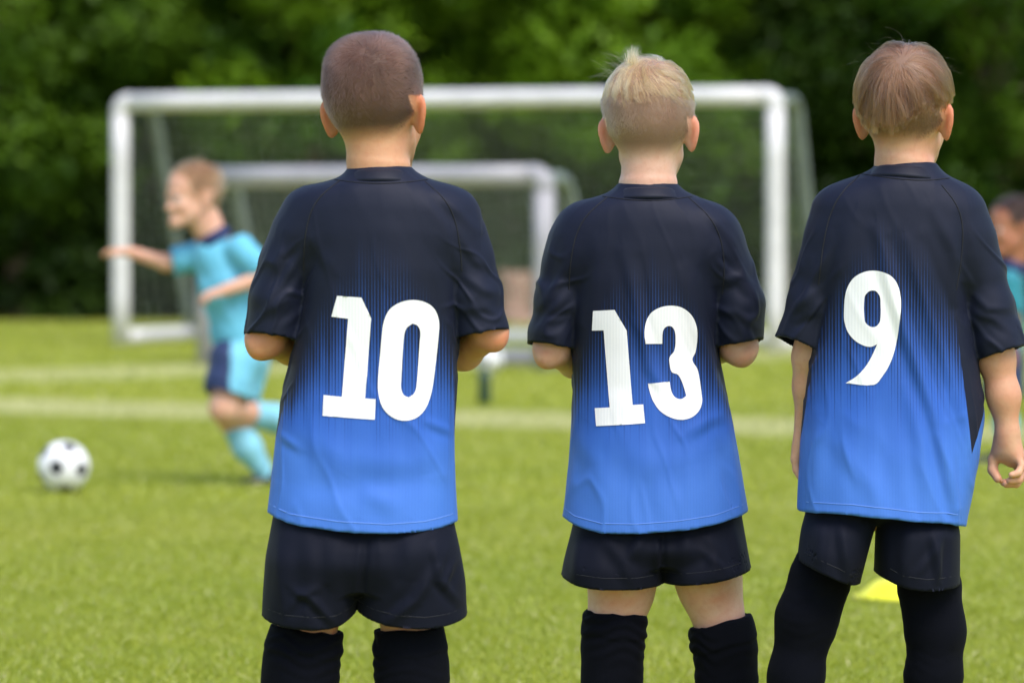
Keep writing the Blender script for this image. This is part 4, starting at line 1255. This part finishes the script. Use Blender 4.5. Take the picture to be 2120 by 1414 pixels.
HAND9 = [  # right hand hanging half closed, seen from behind: chains of photo pixels and depths
    ([(2086, 898, -.010), (2086, 930, -.006)], .0190, .0210, .010),
    ([(2084, 915, -.004), (2098, 950, .010)], .0150, .0135, .010), ([(2090, 915, -.008), (2106, 950, -.004)], .0150, .0130, .010), ([(2088, 915, -.014), (2104, 944, -.018)], .0140, .0120, .010),
    ([(2078, 912, -.002), (2066, 940, .002)], .0150, .0115, .010), ([(2080, 930, .0), (2092, 948, .0)], .0140, .0120, .010),
    ([(2068, 930, .004), (2057, 952, .004), (2055, 973, .0), (2066, 991, -.010)], .0098, .0070, .004),
    ([(2100, 950, .014), (2113, 980, .014), (2098, 998, .004), (2078, 999, -.004)], .0080, .0062, .003),
    ([(2106, 952, .0), (2119, 982, -.002), (2104, 1001, -.012), (2083, 1002, -.018)], .0080, .0062, .003),
    ([(2108, 950, -.012), (2120, 976, -.018), (2108, 993, -.028), (2090, 995, -.033)], .0078, .0060, .003),
    ([(2106, 944, -.022), (2116, 964, -.030), (2108, 979, -.038), (2094, 983, -.042)], .0068, .0054, .003)]
B9 = dict(
    px0=1830, s=1290, crotch=1800, split=1085, sock_from=1100, label="boy with light brown bowl-cut hair wearing a blue jersey with the number nine", seed=41, skin=SK9,
    head=(1874, 254), yaw=20, roll=1, hsc=.89, neck=(1868, 405),
    torso=[(338, 1814, 1936, -.064, .036, 2.0), (350, 1806, 1944, -.070, .045, 2.0), (363, 1784, 1955, -.079, .055, 2.1), (372, 1764, 1968, -.083, .06, 2.1), (382, 1746, 1982, -.088, .065, 2.15), (394, 1728, 1998, -.091, .072, 2.2), (420, 1712, 2014, -.096, .08, 2.25),
           (480, 1702, 2020, -.101, .088, 2.3), (560, 1694, 2008, -.103, .095, 2.35), (640, 1688, 2004, -.100, .10, 2.35), (720, 1679, 2020, -.097, .102, 2.35), (800, 1668, 2034, -.098, .104, 2.35), (860, 1663, 2038, -.102, .105, 2.4),
           (930, 1657, 2028, -.108, .106, 2.4), (1000, 1652, 2014, -.114, .107, 2.4), (1070, 1649, 2001, -.119, .108, 2.4), (1140, 1646, 1990, -.122, .108, 2.4)],
    hem=[(1635, 1066), (1650, 1065), (1700, 1063), (1760, 1064), (1830, 1071), (1900, 1080), (1960, 1083), (1985, 1088), (1999, 1094), (2015, 1098)], armpit=600,
    sleeves=[dict(pts=[(1738, 440, 0, 53), (1722, 500, 0, 50), (1702, 564, 0, 50), (1683, 626, 0, 50), (1663, 695, .01, 49), (1646, 770, .014, 48)], cuff=((1611, 694), (1680, 726))),
             dict(pts=[(1982, 450, 0, 55), (2004, 505, 0, 54), (2022, 564, 0, 54), (2041, 635, 0, 54), (2063, 710, .0, 53), (2082, 790, .0, 52)], cuff=((2024, 748), (2119, 717)))],
    arms=[dict(pts=[(1728, 480, 0, .034), (1698, 600, .01, .033), (1678, 740, .02, .0265), (1678, 800, .03, .0255), (1668, 884, .04, .0185)], hd=(-.12, .05, -1), palm=(.6, -.5, 0), thumb=(.3, 1, 0), hs=.98, curl=.45),
          dict(pts=[(1998, 480, 0, .034), (2034, 610, 0, .033), (2062, 740, -.005, .0275), (2078, 820, -.01, .0240), (2086, 894, -.012, .0180)], custom=HAND9)],
    legs=[[(1765, 1020, .0, .060), (1722, 1140, 0, .046), (1697, 1200, 0, .044), (1668, 1290, -.005, .0435), (1646, 1400, -.006, .0385), (1628, 1520, 0, .034), (1612, 1660, 0, .026)],
          [(1885, 1020, .0, .064), (1910, 1140, 0, .052), (1922, 1215, 0, .046), (1934, 1300, -.006, .0420), (1931, 1400, -.006, .0395), (1926, 1520, 0, .034), (1920, 1660, 0, .026)]],
    hips=[(960, 1680, 1975, -.098, .085, 2.3), (1030, 1672, 1978, -.106, .09, 2.3), (1064, 1680, 1970, -.10, .088, 2.3), (1082, 1700, 1950, -.06, .06, 2.2)],
    shorts=[([(1020, 1668, 1850, -.105, .095, 2.5), (1070, 1660, 1826, -.110, .10, 2.5), (1090, 1657, 1812, -.110, .10, 2.5), (1140, 1653, 1794, -.108, .10, 2.4), (1210, 1648, 1776, -.104, .098, 2.3), (1260, 1644, 1768, -.10, .098, 2.3)], [(1630, 1155), (1650, 1162), (1690, 1178), (1735, 1198), (1760, 1211), (1776, 1212), (1795, 1212)]),
            ([(1020, 1790, 1978, -.105, .095, 2.5), (1070, 1806, 1984, -.110, .10, 2.5), (1095, 1812, 1986, -.110, .10, 2.5), (1190, 1810, 1983, -.106, .10, 2.4), (1260, 1808, 1984, -.10, .098, 2.3)], [(1795, 1190), (1811, 1192), (1833, 1195), (1870, 1214), (1920, 1221), (1982, 1217), (2000, 1214)])],
    socks=[dict(pts=[(1722, 1120, 0, .040), (1699, 1195, 0, .0440), (1670, 1280, -.005, .0445), (1648, 1400, -.006, .0395), (1628, 1520, 0, .036), (1612, 1660, 0, .030)], top=((1630, 1118), (1790, 1148)), turn=0),
           dict(pts=[(1912, 1140, 0, .040), (1924, 1215, 0, .0445), (1936, 1300, -.006, .0430), (1932, 1400, -.006, .0405), (1926, 1520, 0, .036), (1920, 1660, 0, .030)], top=((1850, 1150), (2000, 1155)), turn=0)],
    collar=(1873, 345, 367, 67, 92, .085),
    seams=[[(1786, 360), (1740, 398), (1716, 445), (1702, 510), (1694, 590)], [(1946, 384), (1978, 425), (1990, 470), (1986, 540), (1976, 600)]],
    folds=[([(1690, 540), (1680, 590), (1668, 640)], 10, 3.5), ([(1694, 600), (1660, 630), (1640, 670)], 9, 3.5), ([(1690, 660), (1650, 680)], 8, -3), ([(2010, 600), (2050, 640), (2095, 640)], 8, 2.5), ([(2020, 650), (2060, 660), (2100, 690)], 8, 2.5), ([(1990, 450), (1998, 540), (1990, 640)], 12, -4), ([(2020, 440), (2030, 560), (2040, 700)], 20, 3),
           ([(1815, 470), (1832, 560), (1870, 690), (1930, 850), (1985, 1050)], 13, 6), ([(1845, 500), (1870, 620), (1915, 740), (1960, 860)], 11, -5), ([(1875, 500), (1905, 600), (1955, 740), (1995, 860)], 13, 6), ([(1915, 500), (1960, 620), (2000, 720)], 12, -4), ([(1930, 430), (1975, 520), (1985, 620)], 14, 4),
           ([(1765, 460), (1740, 560), (1705, 700), (1680, 860)], 18, 4), ([(1735, 480), (1715, 590), (1695, 700)], 12, -3.5), ([(1790, 820), (1760, 920), (1740, 1050)], 22, 4), ([(1700, 860), (1690, 960), (1680, 1050)], 16, 4), ([(1835, 830), (1830, 940), (1850, 1065)], 22, -4), ([(1880, 800), (1905, 920), (1925, 1070)], 16, 5), ([(1940, 900), (1960, 990), (1985, 1085)], 10, 5), ([(1975, 840), (1990, 940), (1985, 1040)], 12, -4), ([(2000, 860), (2010, 940)], 8, 3), ([(1720, 900), (1800, 1000), (1820, 1060)], 18, 2.5)],
    sfolds=[([(1700, 1080), (1690, 1170)], 14, 4), ([(1740, 1080), (1755, 1200)], 12, 5), ([(1930, 1100), (1945, 1200)], 10, 5), ([(1880, 1090), (1870, 1200)], 16, 4), ([(1960, 1110), (1950, 1210)], 9, -4), ([(1835, 1090), (1840, 1190)], 12, 4), ([(1940, 1130), (1895, 1190)], 9, 3)],
    jersey=jm(850, 440, 1835, [((1698, 600), (1652, 1000), -1, None), ((1966, 590), (2008, 938), 1, (2044, 838))], "jersey_print_nine"),
    digits=[("digit_nine", [(NINE_O, C3, True), (NINE_I, C3, True)])])
boy10 = build_boy(B10); print("boy 10", round(time.time() - T0, 1))
boy13 = build_boy(B13); print("boy 13", round(time.time() - T0, 1))
boy9 = build_boy(B9); print("boy 9", round(time.time() - T0, 1))

# ------------------------------------------------------------------ hair
def unit(v): return v / (np.linalg.norm(v, axis=-1, keepdims=True) + 1e-9)

def scalp_roots(B, n, rng, cond):
    """random roots on the scalp where cond(head-local points) says so"""
    idx = np.nonzero(cond)[0]
    N = vnormals(B.bodyV, B.bodyQ)
    w_ = np.clip(B.mask[idx], .02, 1) ** 1.3
    pick = rng.choice(idx, n, p=w_ / w_.sum())
    p = B.bodyV[pick].astype(float); nn = N[pick].astype(float)
    j = rng.normal(0, .0017, (n, 3)); j -= nn * np.sum(j * nn, 1, keepdims=True)
    return p + j, nn, B.q[pick]

def flow_from(p, nn, whorl, swirl):
    g = p - whorl
    g = g - nn * np.sum(g * nn, 1, keepdims=True)
    g = unit(g)
    return unit(g + swirl * np.cross(nn, g))

def whorl_at(B, px, py):
    """the crown whorl: the scalp point seen at a photo pixel"""
    b = bvh_of(B.bodyV, B.bodyQ)
    p = B.P(px, py, -.05)
    loc, nor, _, _ = b.ray_cast(Vector((p[0], -.5, p[2])), Vector((0, 1, 0)))
    return np.array(loc) if loc else p

def short_hair(B, n, rng, cond, length, whorl, swirl, lift, wild, mat, name="hair", r0=.00011, grav=.15):
    p, nn, q = scalp_roots(B, n, rng, cond)
    fl = flow_from(p, nn, whorl, swirl)
    fl = unit(fl + np.array([0, 0, -grav]) + .22 * np.stack([vnoise(p, 55, 3), vnoise(p, 55, 4), vnoise(p, 55, 5)], 1))
    L = (length(q) if callable(length) else length) * rng.uniform(.7, 1.15, n)
    d = unit(nn * lift + fl + rng.normal(0, wild, (n, 3)))
    d2 = unit(d + fl * .35 - nn * .12)
    a = p - nn * .001
    pts = np.stack([a, a + d * (L * .5)[:, None], a + d * (L * .5)[:, None] + d2 * (L * .5)[:, None]], 1)
    tone = np.clip(rng.uniform(0, 1, n) * .5 + .25 + .30 * vnoise(p, 38, 31) + .16 * vnoise(p, 110, 32), 0, 1)
    return strands(name, pts, mat, B.root, r0, r0 * .45, tone)

# cropped dark hair
rng = np.random.default_rng(5)
HM10 = hair_mat("hair_dark_brown", (.012, .0055, .0042), (.115, .052, .036), .45)
w10 = whorl_at(boy10, 752, 108)
ok10 = boy10.mask > .15
short_hair(boy10, 30000, rng, ok10, lambda q: np.interp(q[:, 2], [-.03, .0, .05, .12], [.0028, .0045, .0085, .0125]), w10, .75, .7, .16, HM10, r0=.00014)

# blond: shaved below, longer and swept on top, a tuft standing up
rng = np.random.default_rng(6)
HM13S = hair_mat("hair_blond_short", (.10, .052, .031), (.34, .195, .115), .5)
HM13 = hair_mat("hair_blond", (.20, .090, .028), (.72, .44, .175), .36)
w13 = whorl_at(boy13, 1352, 128)
ok13 = boy13.mask > .15
edge13 = .062 + .006 * np.sin(boy13.q[:, 0] * 60)
short_hair(boy13, 24000, rng, ok13 & (boy13.q[:, 2] < edge13 + .012), lambda q: np.interp(q[:, 2], [-.03, .0, .045, .075], [.0020, .0036, .0085, .014]), w13, .3, .5, .14, HM13S, "hair_sides")

def long_hair(B, n, rng, cond, L, whorl, swirl, mat, name, steps=8, lift=.5, grav=.3, off=(.002, .010), zend=None, r0=.00011, clump=300, clumpf=.6, wild=.08, drift=(0, 0, 0), cj=.25, shell=.05):
    """strands combed over the skull in locks: they leave the scalp, follow the flow and fall, staying outside the head"""
    p, nn, q = scalp_roots(B, n, rng, cond)
    H = B.H
    g = rng.choice(n, clump, replace=False)
    near = np.concatenate([np.argmin(((c[:, None, :] - p[g][None]) ** 2).sum(2), 1) for c in np.array_split(p, 12)])
    cjit = rng.normal(0, 1, (clump, 3)); coff = rng.uniform(0, 1, clump); clen = rng.uniform(.85, 1.1, clump)
    fl = flow_from(p, nn, whorl, swirl)
    LL = (L(q) if callable(L) else np.full(n, L)) * rng.uniform(.85, 1.08, n) * clen[near]
    offs = off[0] + (off[1] - off[0]) * (coff[near] * .65 + rng.uniform(0, 1, n) * .35)
    wob = np.stack([vnoise(p, 70, 13), vnoise(p, 70, 14), vnoise(p, 70, 15)], 1) * .25
    d = unit(fl + nn * lift + wob + cjit[near] * cj + rng.normal(0, wild, (n, 3)) + np.array(drift))
    pts = [p - nn * .001]; cur = p.copy(); st = LL / (steps - 1)
    alive = np.ones(n, bool)
    ctr = H.w((0, -.010, .050))
    for k in range(1, steps):
        rad = unit(cur - ctr)
        tang = flow_from(cur, rad, whorl, swirl * (.5 if k > 2 else 1))
        t_ = k / (steps - 1)
        d = unit(d * .66 + tang * .26 + np.array([0, 0, -grav * (.25 + t_)]) + np.array(drift) * .3 + cjit[near] * cj * .12 + rng.normal(0, wild * .3, (n, 3)))
        cur = cur + d * st[:, None]
        ql = H.l(cur)
        c = np.array([0, -.012, .052]); R = np.array([.0725, .092, .083])
        rel = ql - c
        relz = rel.copy(); relz[:, 2] *= np.where(rel[:, 2] < 0, .35, 1.0)     # below its widest part the head is a column, not an egg
        kk = np.linalg.norm(relz / R, axis=1)
        need = 1 + offs / .08 * np.minimum(1, .35 + t_ * 1.5)
        push = np.clip(1.0, need / kk, (need + shell) / kk)
        ql2 = c + rel * np.stack([push, push, np.where(rel[:, 2] < 0, 1.0, push)], 1)
        cur = (H.c + (ql2 * H.sc) @ H.M.T)
        if zend is not None:
            stop = ql2[:, 2] < zend(ql2) + (coff[near] - .5) * .022 + (rng.uniform(0, 1, n) - .5) * .006
            cur = np.where((stop & ~alive)[:, None], pts[-1], cur)
            alive &= ~stop
        pts.append(cur.copy())
    pts = np.stack(pts, 1)
    w = (np.linspace(0, 1, steps) ** 1.2 * clumpf)[None, :, None] * rng.uniform(.45, 1.0, (n, 1, 1))
    pts = pts * (1 - w) + (pts[g[near]] + (p - p[g[near]])[:, None, :] * .3) * w
    tone = (rng.uniform(0, 1, n) * .45 + rng.uniform(0, 1, clump)[near] * .55) ** 1.25
    return strands(name, pts, mat, B.root, r0, r0 * .5, tone)

top13 = ok13 & (boy13.q[:, 2] > edge13)
tuft_c = whorl_at(boy13, 1305, 122)
neart = np.linalg.norm(boy13.bodyV - tuft_c, axis=1)
long_hair(boy13, 9000, rng, top13, lambda q: np.interp(q[:, 2], [.06, .08, .10, .13], [.010, .018, .030, .040]), w13, 1.1, HM13, "hair_top", 7, .55, .10, (.002, .011), None, .00016, 320, .6, .10, cj=.22, shell=.08)
p, nn, q = scalp_roots(boy13, 420, rng, top13 & (neart < .015))
d0 = unit(np.array([-.10, .15, 1.0]) + rng.normal(0, .16, (420, 3)))
bend = unit(np.array([.25, 0, .6]) + rng.normal(0, .35, (420, 3)))
Lt = rng.uniform(.010, .030, 420)[:, None]
strands("hair_tuft", np.stack([p, p + d0 * Lt * .35, p + d0 * Lt * .7, p + d0 * Lt * .85 + bend * Lt * .3], 1), HM13, boy13.root, .00012, .00004)
p, nn, q = scalp_roots(boy13, 90, rng, top13 & (neart < .045))
d0 = unit(np.array([-.9, .1, .25]) + rng.normal(0, .25, (90, 3))); Lt = rng.uniform(.015, .05, 90)[:, None]
strands("stray_hair", np.stack([p, p + (d0 * .5 + nn * .5) * Lt * .5, p + d0 * Lt], 1), HM13, boy13.root, .00008, .00003)

# light brown bowl cut over a clipped nape
rng = np.random.default_rng(9)
HM9S = hair_mat("hair_brown_clipped", (.05, .023, .012), (.13, .064, .034), .5)
HM9 = hair_mat("hair_light_brown", (.011, .004, .002), (.27, .115, .048), .32)
w9 = whorl_at(boy9, 1862, 128)
ok9 = boy9.mask > .15
def zend9(q): return np.interp(np.abs(q[:, 0] + .012), [0, .03, .06, .09], [-.012, -.006, .020, .036]) + np.where(q[:, 1] > 0, .01, 0)
short_hair(boy9, 9000, rng, ok9 & (boy9.q[:, 2] < .035), lambda q: np.interp(q[:, 2], [-.035, -.01, .03], [.0030, .0055, .008]), w9, .1, .30, .14, HM9S, "hair_nape", grav=.6)
long_hair(boy9, 11000, rng, ok9 & (boy9.q[:, 2] > .012), lambda q: np.interp(q[:, 2], [.0, .05, .10, .13], [.035, .075, .115, .135]), w9, .35, HM9, "hair_top", 12, .6, .36, (.002, .0165), zend9, .00018, 560, .88, .10, cj=.34, shell=.05)
p, nn, q = scalp_roots(boy9, 60, rng, ok9 & (boy9.q[:, 2] > .09))
d0 = unit(nn * .62 + flow_from(p, nn, w9, .4) * 1.0 + rng.normal(0, .30, (60, 3))); Lt = rng.uniform(.02, .050, 60)[:, None]
d1 = unit(d0 + np.array([0, 0, -.9]) + rng.normal(0, .5, (60, 3)))
strands("stray_hair", np.stack([p, p + d0 * Lt * .4, p + d0 * Lt * .62 + d1 * Lt * .2, p + d0 * Lt * .7 + d1 * Lt * .5], 1), HM9, boy9.root, .00006, .00002)
print("hair", round(time.time() - T0, 1))

# ------------------------------------------------------------------ the two boys in sky-blue kit further back
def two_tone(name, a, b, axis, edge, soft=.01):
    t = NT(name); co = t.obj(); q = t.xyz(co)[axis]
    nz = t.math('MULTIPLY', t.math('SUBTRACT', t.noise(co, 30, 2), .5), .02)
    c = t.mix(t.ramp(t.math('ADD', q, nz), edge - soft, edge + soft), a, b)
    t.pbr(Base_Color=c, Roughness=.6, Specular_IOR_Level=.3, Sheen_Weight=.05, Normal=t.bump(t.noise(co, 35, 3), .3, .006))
    return t.m

def far_boy(cfg):
    B = Boy(cfg['px0'], cfg['s'], cfg['label']); P = B.P; root = B.root
    root["group"] = "boys in sky-blue kit"
    hv = .005
    ext = cfg.get('ext', ((-.62, -.4, -.01), (.42, .45, 1.32)))
    H = Head(P(*cfg['head']), math.radians(cfg['yaw']), cfg['hsc'], math.radians(cfg.get('roll', 0)))
    F = Field(*ext, hv)
    head_prims(F, H, P(*cfg['neck']))
    tp = [P(*q[:3]) for q in cfg['trunk']]; tr = [q[3] for q in cfg['trunk']]
    F.add(chain(tp, [r - .012 for r in tr], .05, cfg['tsq']), .04)
    for a in cfg['arms']:
        pts = [P(*q[:3]) for q in a['pts']]
        F.add(chain(pts, [q[3] for q in a['pts']], .02), .03)
        hand_prims(F, pts[-1], a.get('hd', pts[-1] - pts[-2]), a['palm'], a['thumb'], .95, a.get('curl', .5))
    for l in cfg['legs']:
        pts = [P(*q[:3]) for q in l['pts']]
        F.add(chain(pts, [q[3] - (.005 if i >= 2 else 0) for i, q in enumerate(l['pts'])], .03), .03)
    V, Q = finish(F)
    q = H.l(V); above = hair_here(q)
    inh = (q[:, 2] > -.06) & ((np.abs(q[:, 0]) < .074) | (q[:, 2] > .034)) & (np.linalg.norm(q - [0, 0, .04], axis=1) < .14)
    mask = np.clip(above / .02 + .3, 0, 1) * inh
    mesh_np("body", V, Q, cfg['skin'], root, attrs={"hairmask": mask, "red": np.zeros(len(V))})
    eyes(H, root)
    B.H, B.bodyV, B.bodyQ, B.mask, B.q = H, V, Q, mask, q
    rg = np.random.default_rng(cfg['px0'])
    wl = H.w((0, -.05, .115))
    short_hair(B, 9000, rg, mask > .5, lambda q: np.interp(q[:, 2], [-.03, .02, .12], [.006, .014, .032]), wl, .5, .6, .15, cfg['hair'], r0=.0002)
    # jersey with sleeves
    F = Field(*ext, hv)
    F.add(chain(tp, tr, .05, cfg['tsq']), .001)
    for a in cfg['arms']:
        pts = [P(*q[:3]) for q in a['pts'][:3]]; k = a['sleeve']
        e = pts[0] + (pts[1] - pts[0]) * k; rs = [a['pts'][0][3] + .022, a['pts'][1][3] + .020]
        ch = chain([pts[0], e + (e - pts[0]) * .25], rs, .02); d = (e - pts[0]) / np.linalg.norm(e - pts[0])
        cut = lambda X, Y, Z, e=e, d=d: (X - e[0]) * d[0] + (Y - e[1]) * d[1] + (Z - e[2]) * d[2]
        F.add(opened(ch, cut, .006, .04), .035)
    zb = cfg['hemz']
    bot = lambda X, Y, Z: P(0, zb)[2] - Z + 0 * X + 0 * Y
    F.add((bot, F.lo, F.lo + 3), .002, 'i')
    V, Q = finish(F); N = vnormals(V, Q)
    V = V + N * (.003 * vnoise(V, 26, 7) + .002 * vnoise(V, 60, 8))[:, None]
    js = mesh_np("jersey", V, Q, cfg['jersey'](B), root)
    nk = P(*cfg['neck']); up = unit(H.w((0, -.02, -.05)) - nk)
    a_ = unit(np.cross(up, [0.2, 1, 0])); b_ = np.cross(up, a_)
    base = nk + up * cfg.get('collar_up', .012); CV = []; n = 28
    pr = [(.054, .018), (.057, .020), (.060, .012), (.066, -.004), (.074, -.018), (.066, -.022)]
    for r, h in pr: CV += [base + up * h + r * (math.cos(6.2832 * j / n) * a_ + math.sin(6.2832 * j / n) * b_) for j in range(n)]
    mesh_np("collar", CV, [(i * n + j, i * n + (j + 1) % n, (i + 1) * n + (j + 1) % n, (i + 1) * n + j) for i in range(len(pr) - 1) for j in range(n)], COLL, js)
    # shorts
    F = Field(*ext, hv)
    F.add(chain([tp[-1] + np.array([0, 0, .05]), tp[-1]], [tr[-1] - .004, tr[-1]], .03, cfg['tsq']), .001)
    for l in cfg['legs']:
        pts = [P(*q[:3]) for q in l['pts'][:2]]; e = pts[0] + (pts[1] - pts[0]) * l['short']; d = unit(e - pts[0])
        ch = chain([pts[0], e + d * .08], [l['pts'][0][3] + .020, l['pts'][1][3] + .036], .02)
        cut = lambda X, Y, Z, e=e, d=d: (X - e[0]) * d[0] + (Y - e[1]) * d[1] + (Z - e[2]) * d[2]
        F.add(opened(ch, cut, .006, .04), .03)
    V, Q = finish(F); N = vnormals(V, Q)
    V = V + N * (.003 * vnoise(V, 28, 17))[:, None]
    mesh_np("shorts", V, Q, cfg['shorts'](B), root)
    for l in cfg['legs']:
        pts = [P(*q[:3]) for q in l['pts']]; rs = [q[3] for q in l['pts']]
        k0 = pts[1] + (pts[2] - pts[1]) * l['sock']
        sp = [k0] + pts[2:]; sr = [rs[1] * (1 - l['sock']) + rs[2] * l['sock'] + .003] + [r + .003 for r in rs[2:]]
        F = Field(np.min(sp, 0) - .1, np.max(sp, 0) + .1, hv)
        d = unit(sp[1] - sp[0]); cut = lambda X, Y, Z, e=k0, d=d: -((X - e[0]) * d[0] + (Y - e[1]) * d[1] + (Z - e[2]) * d[2])
        F.add(opened(chain(sp, sr, .03), cut, .005, .02), .001)
        V, Q = finish(F); mesh_np("sock", V, Q, SKY_SOCK, root)
        a = pts[-1]; fd = np.array(l['foot'], float); fd /= np.linalg.norm(fd); un = np.array(l.get('sole', (0, 0, -1)), float); un -= fd * (un @ fd); un /= np.linalg.norm(un)
        F = Field(a - .22, a + .22, .004)
        h0 = a + un * .035
        F.add(cone(h0 - fd * .022, h0 + fd * .05, .032, .033), .01)
        F.add(cone(h0 + fd * .04 + un * .004, h0 + fd * .125 + un * .012, .031, .024), .02)
        F.add(cone(a - fd * .008, a + un * .02, .032, .033), .015)
        so = un; o_ = h0 + un * .032
        F.add((lambda X, Y, Z: (X - o_[0]) * so[0] + (Y - o_[1]) * so[1] + (Z - o_[2]) * so[2], F.lo, a + .3), .004, 'i')
        V, Q = finish(F); mesh_np("boot", V, Q, SHOE, root)
    return B
COLL = cloth_mat("collar_dark_blue", (.018, .028, .085), .6, .05)
SKY_SOCK = cloth_mat("sock_sky_blue", (.22, .50, .62), .75, .05, 60, .3, 400)
RUN = dict(px0=490, s=567, label="boy in sky-blue kit running to the left after the ball", skin=skin_mat("skin_runner", (.64, .38, .265), (.60, .29, .19), (.20, .11, .055)),
    hair=hair_mat("hair_sandy", (.13, .065, .028), (.34, .19, .085), .45),
    head=(404, 416, -.02), yaw=-124, roll=4, hsc=1.02, neck=(450, 505, .0),
    trunk=[(448, 535, .0, .088), (466, 600, .0, .092), (486, 680, 0, .090), (496, 735, 0, .098)], tsq=(.85, .5, .15, 1.12), hemz=752, collar_up=.030,
    arms=[dict(pts=[(405, 532, .07, .034), (345, 545, .06, .029), (268, 522, .03, .021)], hd=(-1, -.1, .05), palm=(0, -.3, -1), thumb=(0, -1, .2), sleeve=.78, curl=.35),
          dict(pts=[(500, 520, -.07, .036), (553, 572, -.10, .031), (462, 602, -.15, .022)], hd=(-1, -.2, -.28), palm=(.2, .5, -1), thumb=(-.2, -.4, 1), sleeve=.80, curl=.6)],
    legs=[dict(pts=[(482, 752, -.05, .070), (464, 845, -.09, .050), (570, 866, .12, .046), (640, 900, .24, .030)], short=.72, sock=.50, foot=(.35, .3, -1), sole=(1, .6, .2)),
          dict(pts=[(506, 752, .05, .070), (478, 862, .02, .050), (512, 925, .03, .046), (552, 984, .05, .030)], short=.62, sock=.30, foot=(-1, -.25, -.04), sole=(0, 0, -1))],
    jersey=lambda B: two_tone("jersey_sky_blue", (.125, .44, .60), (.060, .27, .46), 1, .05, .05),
    shorts=lambda B: two_tone("shorts_sky_and_navy", (.020, .035, .10), (.16, .47, .62), 0, B.P(483, 760)[0], .006))
far_boy(RUN); print("runner", round(time.time() - T0, 1))
SIDE = dict(px0=2080, s=520, label="boy in a teal shirt at the right edge, mostly hidden behind number nine", skin=skin_mat("skin_side", (.36, .155, .085), (.35, .125, .065), (.02, .012, .009)),
    hair=hair_mat("hair_black", (.012, .008, .006), (.030, .018, .014), .45), ext=((-.35, -.35, -.01), (.35, .35, 1.2)),
    head=(2102, 482, .0), yaw=-112, roll=8, hsc=1.02, neck=(2094, 556, .0),
    trunk=[(2082, 592, 0, .078), (2076, 660, 0, .080), (2074, 730, 0, .084)], tsq=(0, 1, 0, .75), hemz=752,
    arms=[dict(pts=[(2088, 590, -.095, .031), (2094, 660, -.11, .026), (2092, 722, -.13, .019)], palm=(0, 1, 0), thumb=(-1, 0, 0), sleeve=.85),
          dict(pts=[(2086, 590, .095, .031), (2082, 660, .11, .026), (2060, 722, .10, .019)], palm=(0, -1, 0), thumb=(-1, 0, 0), sleeve=.85)],
    legs=[dict(pts=[(2076, 752, -.05, .062), (2078, 838, -.05, .045), (2082, 880, -.04, .040), (2086, 935, -.03, .027)], short=.8, sock=.25, foot=(-1, -.1, 0)),
          dict(pts=[(2078, 752, .05, .062), (2080, 838, .05, .045), (2084, 880, .05, .040), (2088, 935, .05, .027)], short=.8, sock=.25, foot=(-1, .1, 0))],
    jersey=lambda B: two_tone("jersey_teal", (.02, .20, .25), (.02, .20, .25), 1, 5.),
    shorts=lambda B: two_tone("shorts_navy_far", (.020, .035, .10), (.02, .035, .10), 0, 5.))
far_boy(SIDE); print("done", round(time.time() - T0, 1))
